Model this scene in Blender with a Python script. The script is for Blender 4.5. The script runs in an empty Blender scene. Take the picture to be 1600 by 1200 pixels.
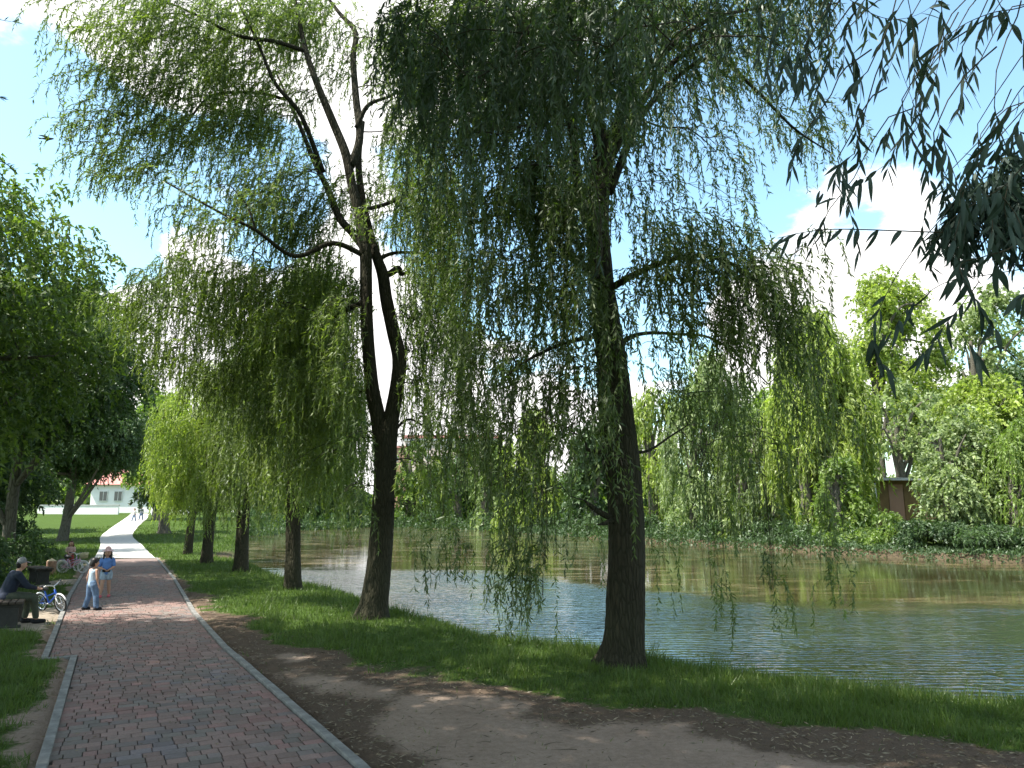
import bpy, bmesh, math, random
import numpy as np
from mathutils import Vector, Matrix, Euler

random.seed(7)
rng = np.random.default_rng(11)
R = math.radians
scene = bpy.context.scene
COL = scene.collection

# ------------------------------------------------------------------ camera
CAM_H = 2.05
PITCH = R(9.6)
FPX = 1186.0
cam_d = bpy.data.cameras.new('camera')
cam_d.sensor_width = 36.0
cam_d.lens = 36.0 * FPX / 1600.0
cam_d.clip_start = 0.05
cam_d.clip_end = 3000.0
cam = bpy.data.objects.new('camera', cam_d)
cam.location = (0, 0, CAM_H)
cam.rotation_euler = (R(90) + PITCH, 0, 0)
COL.objects.link(cam)
scene.camera = cam

CP, SP = math.cos(PITCH), math.sin(PITCH)

def ray(px, py):
    u = (px - 800.0) / FPX
    v = (600.0 - py) / FPX
    return np.array([u, CP - v * SP, SP + v * CP])

def at(px, py, Y):
    """world point seen at a photo pixel, at forward distance Y"""
    d = ray(px, py)
    t = Y / d[1]
    return np.array([d[0] * t, Y, CAM_H + d[2] * t])

def m_per_px(px, py, Y):
    return Y / ray(px, py)[1] / FPX

def on_plane(px, py, z=0.0):
    d = ray(px, py)
    t = (z - CAM_H) / d[2]
    return np.array([d[0] * t, d[1] * t, z])

# ------------------------------------------------------------------ world, sun, exposure
SUN_EL = R(57)
SUN_DIR = np.array([-0.92, -0.36, 0.0])          # towards the sun, on the ground
SUN_DIR = SUN_DIR / np.linalg.norm(SUN_DIR)
world = bpy.data.worlds.new('World')
scene.world = world
world.use_nodes = True
wn, wl = world.node_tree.nodes, world.node_tree.links
wn.clear()
w_out = wn.new('ShaderNodeOutputWorld')
w_bg = wn.new('ShaderNodeBackground')
w_bg.inputs['Strength'].default_value = 0.13
sky = wn.new('ShaderNodeTexSky')
sky.sky_type = 'NISHITA'
sky.sun_disc = False
sky.sun_elevation = SUN_EL
sky.sun_rotation = math.atan2(SUN_DIR[0], SUN_DIR[1])
sky.air_density = 1.0
sky.dust_density = 1.3
sky.ozone_density = 1.0
tc = wn.new('ShaderNodeTexCoord')
sep = wn.new('ShaderNodeSeparateXYZ')
wl.new(tc.outputs['Generated'], sep.inputs[0])

def wmath(op, a, b=None, c=None):
    n = wn.new('ShaderNodeMath'); n.operation = op
    for i, v in enumerate((a, b, c)):
        if v is None: continue
        if isinstance(v, (int, float)): n.inputs[i].default_value = v
        else: wl.new(v, n.inputs[i])
    return n.outputs[0]

zc = wmath('ADD', wmath('MAXIMUM', sep.outputs[2], 0.0), 0.22)
comb = wn.new('ShaderNodeCombineXYZ')
wl.new(wmath('DIVIDE', sep.outputs[0], zc), comb.inputs[0])
wl.new(wmath('DIVIDE', sep.outputs[1], zc), comb.inputs[1])
cn = wn.new('ShaderNodeTexNoise')
cn.inputs['Scale'].default_value = 1.7
cn.inputs['Detail'].default_value = 8.0
cn.inputs['Roughness'].default_value = 0.58
cn.inputs['Distortion'].default_value = 0.25
wl.new(comb.outputs[0], cn.inputs['Vector'])
mask = wmath('SUBTRACT', cn.outputs['Fac'], 0.5)
mask = wmath('MULTIPLY', mask, 3.0)
cn2 = wn.new('ShaderNodeTexNoise'); cn2.inputs['Scale'].default_value = 5.5; cn2.inputs['Detail'].default_value = 7.0; cn2.inputs['Roughness'].default_value = 0.6
wl.new(comb.outputs[0], cn2.inputs['Vector'])
mask = wmath('ADD', mask, wmath('MULTIPLY', wmath('SUBTRACT', cn2.outputs['Fac'], 0.5), 2.2))
# where the big cumulus heads (+) and the blue openings (-) stand
CLOUDS = [(110, -10, 0.17, 2.9), (560, 120, 0.30, 0.9), (250, 380, 0.13, 0.8), (260, 560, 0.13, 0.9),
          (740, 630, 0.25, 1.8), (1320, 420, 0.20, 1.7), (1230, 290, 0.08, 0.8),
          (20, 190, 0.20, -2.4), (120, 270, 0.13, -1.8), (400, 290, 0.11, -1.4), (1450, 120, 0.30, -1.6), (1100, 230, 0.20, -1.4),
          (840, 400, 0.24, -1.9), (230, 480, 0.07, -0.9)]
for (px, py, rad, amt) in CLOUDS:
    d = ray(px, py); d = d / np.linalg.norm(d)
    vd = wn.new('ShaderNodeVectorMath'); vd.operation = 'DISTANCE'
    wl.new(tc.outputs['Generated'], vd.inputs[0]); vd.inputs[1].default_value = tuple(d)
    mr = wn.new('ShaderNodeMapRange'); mr.interpolation_type = 'SMOOTHERSTEP'
    mr.inputs['From Min'].default_value = rad * 1.25; mr.inputs['From Max'].default_value = rad * 0.35
    mr.inputs['To Min'].default_value = 0.0; mr.inputs['To Max'].default_value = amt
    wl.new(vd.outputs['Value'], mr.inputs['Value'])
    mask = wmath('ADD', mask, mr.outputs[0])
mr = wn.new('ShaderNodeMapRange'); mr.interpolation_type = 'SMOOTHSTEP'
mr.inputs['From Min'].default_value = -0.10; mr.inputs['From Max'].default_value = 0.42
wl.new(mask, mr.inputs['Value'])
mr2 = wn.new('ShaderNodeMapRange')                # thick cloud is a little greyer than its rim
mr2.inputs['From Min'].default_value = 0.35; mr2.inputs['From Max'].default_value = 1.9
wl.new(mask, mr2.inputs['Value'])
ccol = wn.new('ShaderNodeMix'); ccol.data_type = 'RGBA'
ccol.inputs[6].default_value = (5.7, 5.6, 5.45, 1); ccol.inputs[7].default_value = (4.7, 4.6, 4.5, 1)
wl.new(mr2.outputs[0], ccol.inputs[0])
cmix = wn.new('ShaderNodeMix'); cmix.data_type = 'RGBA'
wl.new(mr.outputs[0], cmix.inputs[0])
air = wn.new('ShaderNodeMix'); air.data_type = 'RGBA'; air.blend_type = 'MULTIPLY'
air.inputs[0].default_value = 1.0
wl.new(sky.outputs[0], air.inputs[6]); air.inputs[7].default_value = (1.22, 1.42, 1.26, 1)
wl.new(air.outputs[2], cmix.inputs[6])
wl.new(ccol.outputs[2], cmix.inputs[7])
wl.new(cmix.outputs[2], w_bg.inputs['Color'])
wl.new(w_bg.outputs[0], w_out.inputs[0])

sun_d = bpy.data.lights.new('sun', 'SUN')
sun_d.energy = 5.0
sun_d.angle = R(0.53)
sun_d.color = (1.0, 0.95, 0.86)
sun = bpy.data.objects.new('sun', sun_d)
sd = Vector((SUN_DIR[0] * math.cos(SUN_EL), SUN_DIR[1] * math.cos(SUN_EL), math.sin(SUN_EL)))
sun.rotation_euler = sd.to_track_quat('Z', 'Y').to_euler()
sun.location = (0, 0, 60)
COL.objects.link(sun)

scene.view_settings.view_transform = 'Standard'
scene.view_settings.look = 'None'
scene.view_settings.gamma = 1.0
scene.view_settings.exposure = 1.27
scene.view_settings.use_curve_mapping = False
scene.cycles.max_bounces = 6
scene.cycles.diffuse_bounces = 3
scene.cycles.glossy_bounces = 3
scene.cycles.transmission_bounces = 4
scene.cycles.use_denoising = True

# ------------------------------------------------------------------ materials
def mat(name, build):
    m = bpy.data.materials.new(name); m.use_nodes = True
    nt = m.node_tree; nt.nodes.clear()
    out = nt.nodes.new('ShaderNodeOutputMaterial')
    build(nt, out)
    return m

class NB:
    """tiny node builder"""
    def __init__(s, nt): s.nt = nt
    def n(s, t, **kw):
        x = s.nt.nodes.new(t)
        for k, v in kw.items(): setattr(x, k, v)
        return x
    def l(s, a, b): s.nt.links.new(a, b)
    def noise(s, scale, detail=4, rough=0.55, vec=None, dist=0.0):
        x = s.n('ShaderNodeTexNoise'); x.inputs['Scale'].default_value = scale
        x.inputs['Detail'].default_value = detail; x.inputs['Roughness'].default_value = rough
        x.inputs['Distortion'].default_value = dist
        if vec is not None: s.l(vec, x.inputs['Vector'])
        return x.outputs['Fac']
    def ramp(s, fac, stops):
        x = s.n('ShaderNodeValToRGB'); s.l(fac, x.inputs[0])
        el = x.color_ramp.elements
        while len(el) < len(stops): el.new(0.5)
        for e, (p, c) in zip(el, stops):
            e.position = p; e.color = (c[0], c[1], c[2], 1) if not isinstance(c, float) else (c, c, c, 1)
        return x.outputs[0]
    def mix(s, f, a, b, mode='MIX'):
        x = s.n('ShaderNodeMix', data_type='RGBA', blend_type=mode)
        for i, v in ((0, f), (6, a), (7, b)):
            if isinstance(v, (int, float)): x.inputs[i].default_value = v
            elif isinstance(v, tuple): x.inputs[i].default_value = (v[0], v[1], v[2], 1)
            else: s.l(v, x.inputs[i])
        return x.outputs[2]
    def math(s, op, a, b=0.0):
        x = s.n('ShaderNodeMath', operation=op)
        for i, v in ((0, a), (1, b)):
            if isinstance(v, (int, float)): x.inputs[i].default_value = v
            else: s.l(v, x.inputs[i])
        return x.outputs[0]
    def obj(s): return s.n('ShaderNodeTexCoord').outputs['Object']
    def pos(s): return s.n('ShaderNodeNewGeometry').outputs['Position']
    def scale(s, vec, sc):
        x = s.n('ShaderNodeMapping'); x.inputs['Scale'].default_value = sc; s.l(vec, x.inputs['Vector']); return x.outputs[0]
    def bump(s, h, strength=0.5, dist=0.02):
        x = s.n('ShaderNodeBump'); x.inputs['Strength'].default_value = strength; x.inputs['Distance'].default_value = dist
        s.l(h, x.inputs['Height']); return x.outputs[0]
    def attr(s, name): return s.n('ShaderNodeAttribute', attribute_name=name)
    def bsdf(s, out, col, rough=0.8, normal=None, metallic=0.0, spec=0.3):
        x = s.n('ShaderNodeBsdfPrincipled')
        for k, v in (('Base Color', col), ('Roughness', rough), ('Metallic', metallic), ('Specular IOR Level', spec)):
            if isinstance(v, (int, float)): x.inputs[k].default_value = v
            elif isinstance(v, tuple): x.inputs[k].default_value = (v[0], v[1], v[2], 1)
            else: s.l(v, x.inputs[k])
        if normal is not None: s.l(normal, x.inputs['Normal'])
        s.l(x.outputs[0], out.inputs[0]); return x

def plain(name, col, rough=0.7, metallic=0.0, var=0.15, sc=6.0, spec=0.3, bump=0.0):
    def b(nt, out):
        k = NB(nt); v = k.obj()
        f = k.noise(sc, 5, 0.6, v)
        a = tuple(c * (1 - var) for c in col); c2 = tuple(min(1, c * (1 + var)) for c in col)
        c = k.ramp(f, [(0.3, a), (0.7, c2)])
        nrm = k.bump(k.noise(sc * 8, 3, 0.6, v), bump, 0.01) if bump else None
        k.bsdf(out, c, rough, nrm, metallic, spec)
    return mat(name, b)

def leaf_mat(name, dark, light, back, trans=0.35, gloss=0.035, tcol=None):
    def b(nt, out):
        k = NB(nt)
        t = k.attr('tint').outputs['Fac']
        col = k.ramp(t, [(0.0, dark), (0.75, light), (1.0, tuple(min(1, c * 1.35) for c in light))])
        geo = k.n('ShaderNodeNewGeometry')
        col = k.mix(geo.outputs['Backfacing'], col, k.mix(0.6, col, back))
        d = k.n('ShaderNodeBsdfDiffuse'); k.l(col, d.inputs[0])
        tr = k.n('ShaderNodeBsdfTranslucent')
        tc_ = k.mix(1.0, col, tcol or (1.5, 1.75, 0.75), 'MULTIPLY')
        k.l(tc_, tr.inputs[0])
        m1 = k.n('ShaderNodeMixShader'); m1.inputs[0].default_value = trans
        k.l(d.outputs[0], m1.inputs[1]); k.l(tr.outputs[0], m1.inputs[2])
        g = k.n('ShaderNodeBsdfGlossy'); g.inputs['Roughness'].default_value = 0.5
        g.inputs[0].default_value = (0.8, 0.85, 0.8, 1)
        m2 = k.n('ShaderNodeMixShader'); m2.inputs[0].default_value = gloss
        k.l(m1.outputs[0], m2.inputs[1]); k.l(g.outputs[0], m2.inputs[2])
        k.l(m2.outputs[0], out.inputs[0])
    return mat(name, b)

def bark_mat(name, dark, light, sc=1.0):
    def b(nt, out):
        k = NB(nt); v = k.pos()
        s1 = k.scale(v, (16 * sc, 16 * sc, 2.6 * sc))
        n1 = k.noise(1.0, 6, 0.65, s1, 0.6)
        vo = k.n('ShaderNodeTexVoronoi'); vo.feature = 'DISTANCE_TO_EDGE'; vo.inputs['Scale'].default_value = 1.0
        k.l(k.scale(v, (22 * sc, 22 * sc, 4.5 * sc)), vo.inputs['Vector'])
        rid = k.math('MULTIPLY', k.math('MINIMUM', vo.outputs[0], 0.22), 3.5)
        h = k.math('ADD', n1, rid)
        col = k.ramp(h, [(0.25, dark), (0.6, tuple((a + c) / 2 for a, c in zip(dark, light))), (1.0, light)])
        big = k.noise(1.3, 3, 0.5, v)
        col = k.mix(k.math('MULTIPLY', big, 0.35), col, (0.07, 0.085, 0.045))
        k.bsdf(out, col, 0.92, k.bump(h, 0.9, 0.03), 0.0, 0.15)
    return mat(name, b)

M = {}
M['willow_leaf'] = leaf_mat('willow leaf', (0.028, 0.050, 0.010), (0.082, 0.118, 0.020), (0.11, 0.14, 0.07), 0.40)
M['near_leaf'] = leaf_mat('near willow leaf', (0.020, 0.040, 0.014), (0.045, 0.080, 0.026), (0.08, 0.11, 0.08), 0.30, 0.05)
M['curtain_leaf'] = leaf_mat('young willow leaf', (0.044, 0.076, 0.011), (0.150, 0.195, 0.030), (0.16, 0.20, 0.10), 0.42)
M['yellow_leaf'] = leaf_mat('yellow green leaf', (0.105, 0.155, 0.020), (0.260, 0.320, 0.050), (0.25, 0.29, 0.10), 0.45)
M['silver_leaf'] = leaf_mat('silver willow leaf', (0.075, 0.115, 0.035), (0.195, 0.245, 0.085), (0.24, 0.29, 0.15), 0.38)
M['mid_leaf'] = leaf_mat('mid green leaf', (0.036, 0.070, 0.011), (0.125, 0.175, 0.028), (0.10, 0.14, 0.05), 0.38)
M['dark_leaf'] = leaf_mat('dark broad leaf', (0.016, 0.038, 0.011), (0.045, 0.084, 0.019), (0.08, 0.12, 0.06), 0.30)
M['fresh_leaf'] = leaf_mat('fresh broad leaf', (0.055, 0.105, 0.016), (0.150, 0.215, 0.034), (0.15, 0.20, 0.06), 0.42)
M['grass_blade'] = leaf_mat('grass blade', (0.032, 0.056, 0.012), (0.082, 0.115, 0.024), (0.07, 0.12, 0.025), 0.35, 0.03)
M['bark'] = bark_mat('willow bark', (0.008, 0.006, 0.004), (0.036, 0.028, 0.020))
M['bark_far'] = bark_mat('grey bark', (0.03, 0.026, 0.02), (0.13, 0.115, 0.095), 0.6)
M['twig'] = plain('twig bark', (0.035, 0.030, 0.018), 0.85)

# ------------------------------------------------------------------ object helpers
def tag(o, label=None, cat=None, group=None, kind=None):
    if label: o['label'] = label
    if cat: o['category'] = cat
    if group: o['group'] = group
    if kind: o['kind'] = kind
    return o

def empty(name, loc, rz=0.0, label=None, cat=None, group=None, kind=None):
    o = bpy.data.objects.new(name, None); COL.objects.link(o)
    o.location = tuple(float(c) for c in loc); o.rotation_euler = (0, 0, rz)
    o.empty_display_size = 0.2
    return tag(o, label, cat, group, kind)

def link(name, me, material=None, parent=None, local=True):
    """parts made in the parent's own coordinates (local) or in world coordinates (parent not turned)"""
    o = bpy.data.objects.new(name, me); COL.objects.link(o)
    if material is not None and len(me.materials) == 0: me.materials.append(material)
    if parent is not None:
        o.parent = parent
        if not local:
            o.location = tuple(-c for c in parent.location)
    return o

def np_mesh(name, V, F, smooth=False, tint=None):
    V = np.asarray(V, dtype=np.float32); F = np.asarray(F, dtype=np.int32)
    me = bpy.data.meshes.new(name)
    n, k = F.shape
    me.vertices.add(len(V)); me.vertices.foreach_set('co', V.ravel())
    me.loops.add(n * k); me.loops.foreach_set('vertex_index', F.ravel())
    me.polygons.add(n)
    me.polygons.foreach_set('loop_start', np.arange(n, dtype=np.int32) * k)
    me.polygons.foreach_set('loop_total', np.full(n, k, dtype=np.int32))
    me.polygons.foreach_set('use_smooth', np.full(n, smooth, dtype=bool))
    if tint is not None:
        a = me.attributes.new('tint', 'FLOAT', 'POINT')
        a.data.foreach_set('value', np.asarray(tint, dtype=np.float32).ravel())
    me.update(calc_edges=True)
    return me

def unit(v):
    return v / np.maximum(np.linalg.norm(v, axis=-1, keepdims=True), 1e-9)

def leaf_mesh(name, P, D, L, W, tint, tri=False):
    """P base, D direction, L lengths, W widths -> one kite (or triangle) per leaf"""
    n = len(P)
    rnd = rng.normal(size=(n, 3))
    S = unit(np.cross(D, rnd))
    L = L[:, None]; W = W[:, None]
    if tri:
        V = np.stack([P - S * W * 0.5, P + S * W * 0.5, P + D * L], axis=1).reshape(-1, 3)
        F = np.arange(n * 3).reshape(n, 3)
        return np_mesh(name, V, F, False, np.repeat(tint, 3))
    Mid = P + D * L * 0.42
    V = np.stack([P, Mid - S * W * 0.5, P + D * L, Mid + S * W * 0.5], axis=1).reshape(-1, 3)
    F = np.arange(n * 4).reshape(n, 4)
    return np_mesh(name, V, F, False, np.repeat(tint, 4))

def catmull(pts, n):
    pts = np.asarray(pts, dtype=float)
    if len(pts) < 3: 
        t = np.linspace(0, 1, n)[:, None]; return pts[0] * (1 - t) + pts[-1] * t
    P = np.vstack([2 * pts[0] - pts[1], pts, 2 * pts[-1] - pts[-2]])
    m = len(pts) - 1
    out = []
    for t in np.linspace(0, m, n):
        i = min(int(t), m - 1); f = t - i
        a, b, c, d = P[i], P[i + 1], P[i + 2], P[i + 3]
        out.append(0.5 * ((2 * b) + (-a + c) * f + (2 * a - 5 * b + 4 * c - d) * f * f + (-a + 3 * b - 3 * c + d) * f ** 3))
    return np.array(out)

def tube_arrays(pts, rad, sides=8, rough=0.0, flare=0.0, seed=0, cap=True):
    pts = np.asarray(pts, dtype=float); n = len(pts)
    rad = np.asarray(rad, dtype=float) * np.ones(n)
    T = np.gradient(pts, axis=0); T = unit(T)
    ref = np.array([0.0, 0.0, 1.0]) if abs(T[0][2]) < 0.9 else np.array([1.0, 0.0, 0.0])
    N = np.zeros_like(T); N[0] = unit(np.cross(T[0], ref)[None])[0]
    for i in range(1, n):
        v = N[i - 1] - T[i] * np.dot(N[i - 1], T[i]); N[i] = v / max(np.linalg.norm(v), 1e-9)
    B = np.cross(T, N)
    th = np.linspace(0, 2 * math.pi, sides, endpoint=False)
    rr = np.repeat(rad[:, None], sides, 1)
    if rough > 0:
        s = np.concatenate([[0], np.cumsum(np.linalg.norm(np.diff(pts, axis=0), axis=1))])[:, None]
        g = np.random.default_rng(seed)
        w = g.uniform(0, 6.28, 8)
        lump = np.sin(2 * th + w[0] + 1.1 * s) * 0.5 + np.sin(3 * th + w[1] - 1.7 * s) * 0.4 + np.sin(5 * th + w[2] + 2.3 * s) * 0.3
        ridge = np.abs(np.sin(7 * th + w[3] + 1.3 * np.sin(1.7 * s + w[4]))) + 0.7 * np.abs(np.sin(11 * th + w[5] + 1.6 * np.sin(2.9 * s + w[6])))
        fine = g.normal(size=(n, sides)) * 0.25
        rr = rr * (1 + rough * (0.5 * lump + 0.55 * (ridge - 0.9) + fine * 0.35))
        if flare > 0:
            root = np.clip(1 - s / 0.55, 0, 1) ** 2
            rr = rr * (1 + flare * root * (0.8 + 0.45 * np.sin(5 * th + w[7])))
    V = pts[:, None, :] + rr[..., None] * (np.cos(th)[None, :, None] * N[:, None, :] + np.sin(th)[None, :, None] * B[:, None, :])
    V = V.reshape(-1, 3)
    i = np.arange(n - 1)[:, None] * sides; j = np.arange(sides)[None, :]; j2 = (j + 1) % sides
    F = np.stack([i + j, i + j2, i + sides + j2, i + sides + j], axis=-1).reshape(-1, 4)
    if cap:
        k0 = len(V); V = np.vstack([V, pts[0] - T[0] * 0.0, pts[-1] + T[-1] * rad[-1] * 0.6])
        jj = np.arange(sides); j2 = (jj + 1) % sides
        c0 = np.stack([np.full(sides, k0), j2, jj, jj], 1)
        e = (n - 1) * sides
        c1 = np.stack([np.full(sides, k0 + 1), e + jj, e + j2, e + j2], 1)
        tri = (c0, c1)
    else: tri = None
    return V, F, tri

def tubes_mesh(name, chains, sides=8, smooth=True, **kw):
    """chains: list of (points, radii[, sides, rough, flare]) -> one mesh"""
    Vs, Fs, off = [], [], 0
    for c in chains:
        pts, rad = c[0], c[1]
        o = dict(sides=sides); o.update(kw)
        if len(c) > 2: o.update(c[2])
        V, F, tri = tube_arrays(pts, rad, **o)
        # close the ends with quads folded on the centre point
        Vs.append(V); fs = [F]
        if tri is not None: fs += [t for t in tri]
        Fs.append(np.vstack(fs) + off); off += len(V)
    V = np.vstack(Vs); F = np.vstack(Fs)
    # degenerate quads (caps) become triangles through from-polygons route
    tri_m = F[:, 2] == F[:, 3]
    me = bpy.data.meshes.new(name)
    Q, T3 = F[~tri_m], F[tri_m][:, :3]
    nl = len(Q) * 4 + len(T3) * 3
    me.vertices.add(len(V)); me.vertices.foreach_set('co', V.astype(np.float32).ravel())
    me.loops.add(nl)
    me.loops.foreach_set('vertex_index', np.concatenate([Q.ravel(), T3.ravel()]).astype(np.int32))
    np_ = len(Q) + len(T3)
    me.polygons.add(np_)
    st = np.concatenate([np.arange(len(Q)) * 4, len(Q) * 4 + np.arange(len(T3)) * 3]).astype(np.int32)
    me.polygons.foreach_set('loop_start', st)
    me.polygons.foreach_set('loop_total', np.concatenate([np.full(len(Q), 4), np.full(len(T3), 3)]).astype(np.int32))
    me.polygons.foreach_set('use_smooth', np.full(np_, smooth, dtype=bool))
    me.update(calc_edges=True)
    return me

def add_box(bm, c, s, rz=0.0, rot=None):
    m = Matrix.Translation(c) @ (rot.to_4x4() if rot is not None else Matrix.Rotation(rz, 4, 'Z')) @ Matrix.Diagonal((s[0], s[1], s[2], 1))
    return bmesh.ops.create_cube(bm, size=1.0, matrix=m)

def bm_obj(name, bm, material, parent=None, bevel=0.0, smooth=False):
    if bevel > 0:
        bmesh.ops.bevel(bm, geom=bm.edges[:], offset=bevel, segments=1, affect='EDGES', profile=0.5)
    me = bpy.data.meshes.new(name); bm.to_mesh(me); bm.free()
    if smooth:
        me.polygons.foreach_set('use_smooth', np.ones(len(me.polygons), dtype=bool))
    return link(name, me, material, parent)

def box(name, c, s, material, parent=None, bevel=0.0, rz=0.0, rot=None):
    bm = bmesh.new(); add_box(bm, c, s, rz, rot)
    return bm_obj(name, bm, material, parent, bevel)

# ------------------------------------------------------------------ terrain shape
def sstep(a, b, x):
    t = np.clip((x - a) / (b - a), 0, 1); return t * t * (3 - 2 * t)

WATER_Z = -0.42
near_edge_px = [(1600, 1094), (1500, 1086), (1430, 1080), (1300, 1067), (1200, 1054), (1100, 1040), (1010, 1028),
                (930, 1013), (860, 1003), (740, 990), (700, 977), (650, 962), (600, 950), (560, 936), (520, 922),
                (480, 911), (430, 901), (395, 887), (370, 874), (352, 864)]
far_edge_px = [(372, 838), (420, 830), (600, 823), (750, 828), (900, 838), (1000, 847), (1150, 854), (1300, 865), (1450, 874), (1600, 880)]
pond = [on_plane(*p, 0.0)[:2] for p in near_edge_px]
pond += [on_plane(*p, WATER_Z)[:2] for p in far_edge_px]
pond += [np.array(p) for p in [(48, 37), (62, 20), (55, 3), (24, 4.2), (12, 7.0)]]
pond = np.array(pond)

def seg_dist(x, y, poly, closed=True):
    d = np.full(x.shape, 1e9)
    n = len(poly)
    for i in range(n if closed else n - 1):
        a, b = poly[i], poly[(i + 1) % n]
        ab = b - a; t = np.clip(((x - a[0]) * ab[0] + (y - a[1]) * ab[1]) / max(ab @ ab, 1e-9), 0, 1)
        d = np.minimum(d, np.hypot(x - a[0] - t * ab[0], y - a[1] - t * ab[1]))
    return d

def inside(x, y, poly):
    c = np.zeros(x.shape, dtype=bool); n = len(poly)
    for i in range(n):
        a, b = poly[i], poly[(i + 1) % n]
        cond = (a[1] > y) != (b[1] > y)
        with np.errstate(divide='ignore', invalid='ignore'):
            xi = (b[0] - a[0]) * (y - a[1]) / (b[1] - a[1] + 1e-12) + a[0]
        c ^= cond & (x < xi)
    return c

def sdist(x, y, poly):
    d = seg_dist(x, y, poly); return np.where(inside(x, y, poly), -d, d)

def hill(x, y):
    x = np.asarray(x, dtype=float); y = np.asarray(y, dtype=float)
    rise = 2.05 * sstep(46, 92, y) * sstep(8, -4, x + 0.33 * y)      # the slope up to the house
    left = -(x + 3.2 + 0.52 * y)                                      # distance to the left of the path
    rise = rise + 1.5 * sstep(3.5, 17, left) * sstep(8, 18, y)
    return rise

# the path: straight first, then a lighter walk that bends up the slope
def hit(px, py):
    d = ray(px, py); t = 2.0
    while t < 400:
        p = d * t
        if CAM_H + p[2] < float(hill(p[0], p[1])): break
        t *= 1.004
    return np.array([p[0], p[1], float(hill(p[0], p[1]))])

L1a, L1b = on_plane(70, 1200)[:2], on_plane(121, 1026)[:2]
L2a = on_plane(78, 1022)[:2]
Rpts = [on_plane(*p)[:2] for p in [(556, 1200), (440, 1095), (345, 1010), (300, 958), (270, 905), (243, 872)]]
U = unit((on_plane(200, 880)[:2] - on_plane(330, 1200)[:2])[None])[0]
Nn = np.array([U[1], -U[0]])                    # to the right, across the path
O = L1a.copy()
def st(p):
    q = np.asarray(p) - O; return q @ U, q @ Nn
s_jog = st(L1b)[0]
tl2 = st(L2a)[1]
Lfar = [on_plane(112, 930)[:2], on_plane(146, 872)[:2]]
left_tab = sorted([(-12.0, 0.0 - 0.02), (0.0, 0.0), (s_jog, st(L1b)[1])])
left_tab2 = sorted([(s_jog, tl2)] + [st(p) for p in Lfar])
right_tab = sorted([st(p) for p in Rpts])
slope_r = (right_tab[1][1] - right_tab[0][1]) / (right_tab[1][0] - right_tab[0][0])
right_tab = [(-12.0, right_tab[0][1] - slope_r * (right_tab[0][0] + 12.0) * 0.4)] + right_tab
def t_left(s):
    s = np.asarray(s, dtype=float)
    a = np.interp(s, [p[0] for p in left_tab], [p[1] for p in left_tab])
    b = np.interp(s, [p[0] for p in left_tab2], [p[1] for p in left_tab2])
    return np.where(s < s_jog, a, b)
def t_right(s):
    return np.interp(s, [p[0] for p in right_tab], [p[1] for p in right_tab])
def W(s, t):
    return O + U * s + Nn * t
S_END = min(left_tab2[-1][0], right_tab[-1][0])
ss = np.linspace(-11.5, S_END, 60)
ss = np.sort(np.concatenate([ss, [s_jog - 0.001, s_jog + 0.001]]))
path_poly = np.array([W(s, float(t_left(s))) for s in ss] + [W(s, float(t_right(s))) for s in ss[::-1]])
walk_l = [hit(*p) for p in [(147, 873), (153, 862), (157, 851), (157, 839), (172, 826), (190, 814), (200, 807), (205, 802.5)]]
walk_r = [hit(*p) for p in [(243, 873), (230, 861), (221, 851), (207, 838), (213, 826), (222, 817), (230, 810), (234, 803)]]
walk_l = np.array(walk_l); walk_r = np.array(walk_r)
walk_poly = np.array([p[:2] for p in walk_l] + [p[:2] for p in walk_r[::-1]])

def terrain(x, y, carve=True):
    x = np.asarray(x, dtype=float); y = np.asarray(y, dtype=float)
    z = hill(x, y)
    d = sdist(x, y, pond)
    z = z + 0.35 * sstep(1.0, 6.0, d) * sstep(36, 44, y) * sstep(-22, -6, x)     # far bank lip
    z = z + 0.02 * np.sin(x * 1.9 + 0.7 * y) * np.sin(y * 1.3) * sstep(0.2, 2, d)
    z = np.where(d > 0, z - 0.05 * sstep(0.6, 0.0, d), z * 0 - 0.05 - 1.5 * sstep(0, 2.2, -d))
    if carve:
        dp = sdist(x, y, path_poly)
        z = z - 0.16 * sstep(0.10, -0.12, dp)
        dw = sdist(x, y, walk_poly)
        z = z - 0.05 * sstep(0.3, -0.4, dw)
    return z

def tz(x, y):
    return float(terrain(np.array([float(x)]), np.array([float(y)]), False)[0])

# dirt beside the path
dirt_px = [(262, 900), (300, 925), (335, 945), (400, 982), (480, 1012), (600, 1043), (700, 1066), (830, 1084), (1000, 1108),
           (1200, 1130), (1400, 1158), (1600, 1186), (1900, 1235), (1900, 2600), (420, 2600)]
dirt_poly = [on_plane(*p)[:2] for p in dirt_px]
dirt_poly += [W(s, float(t_right(s))) for s in np.linspace(-4, st(Rpts[4])[0], 12)]
dirt_poly = np.array(dirt_poly)
ldirt_poly = np.array([on_plane(*p)[:2] for p in [(118, 1045), (100, 1052), (70, 1090), (30, 1130), (-40, 1170), (-120, 1260), (60, 1260)]])
sand_a = np.array([on_plane(*p)[:2] for p in [(98, 968), (60, 985), (-30, 985), (-60, 965), (45, 958), (75, 950), (104, 948)]])
sand_b = np.array([on_plane(*p)[:2] for p in [(128, 913), (60, 917), (52, 912), (90, 906), (136, 902)]])

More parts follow.
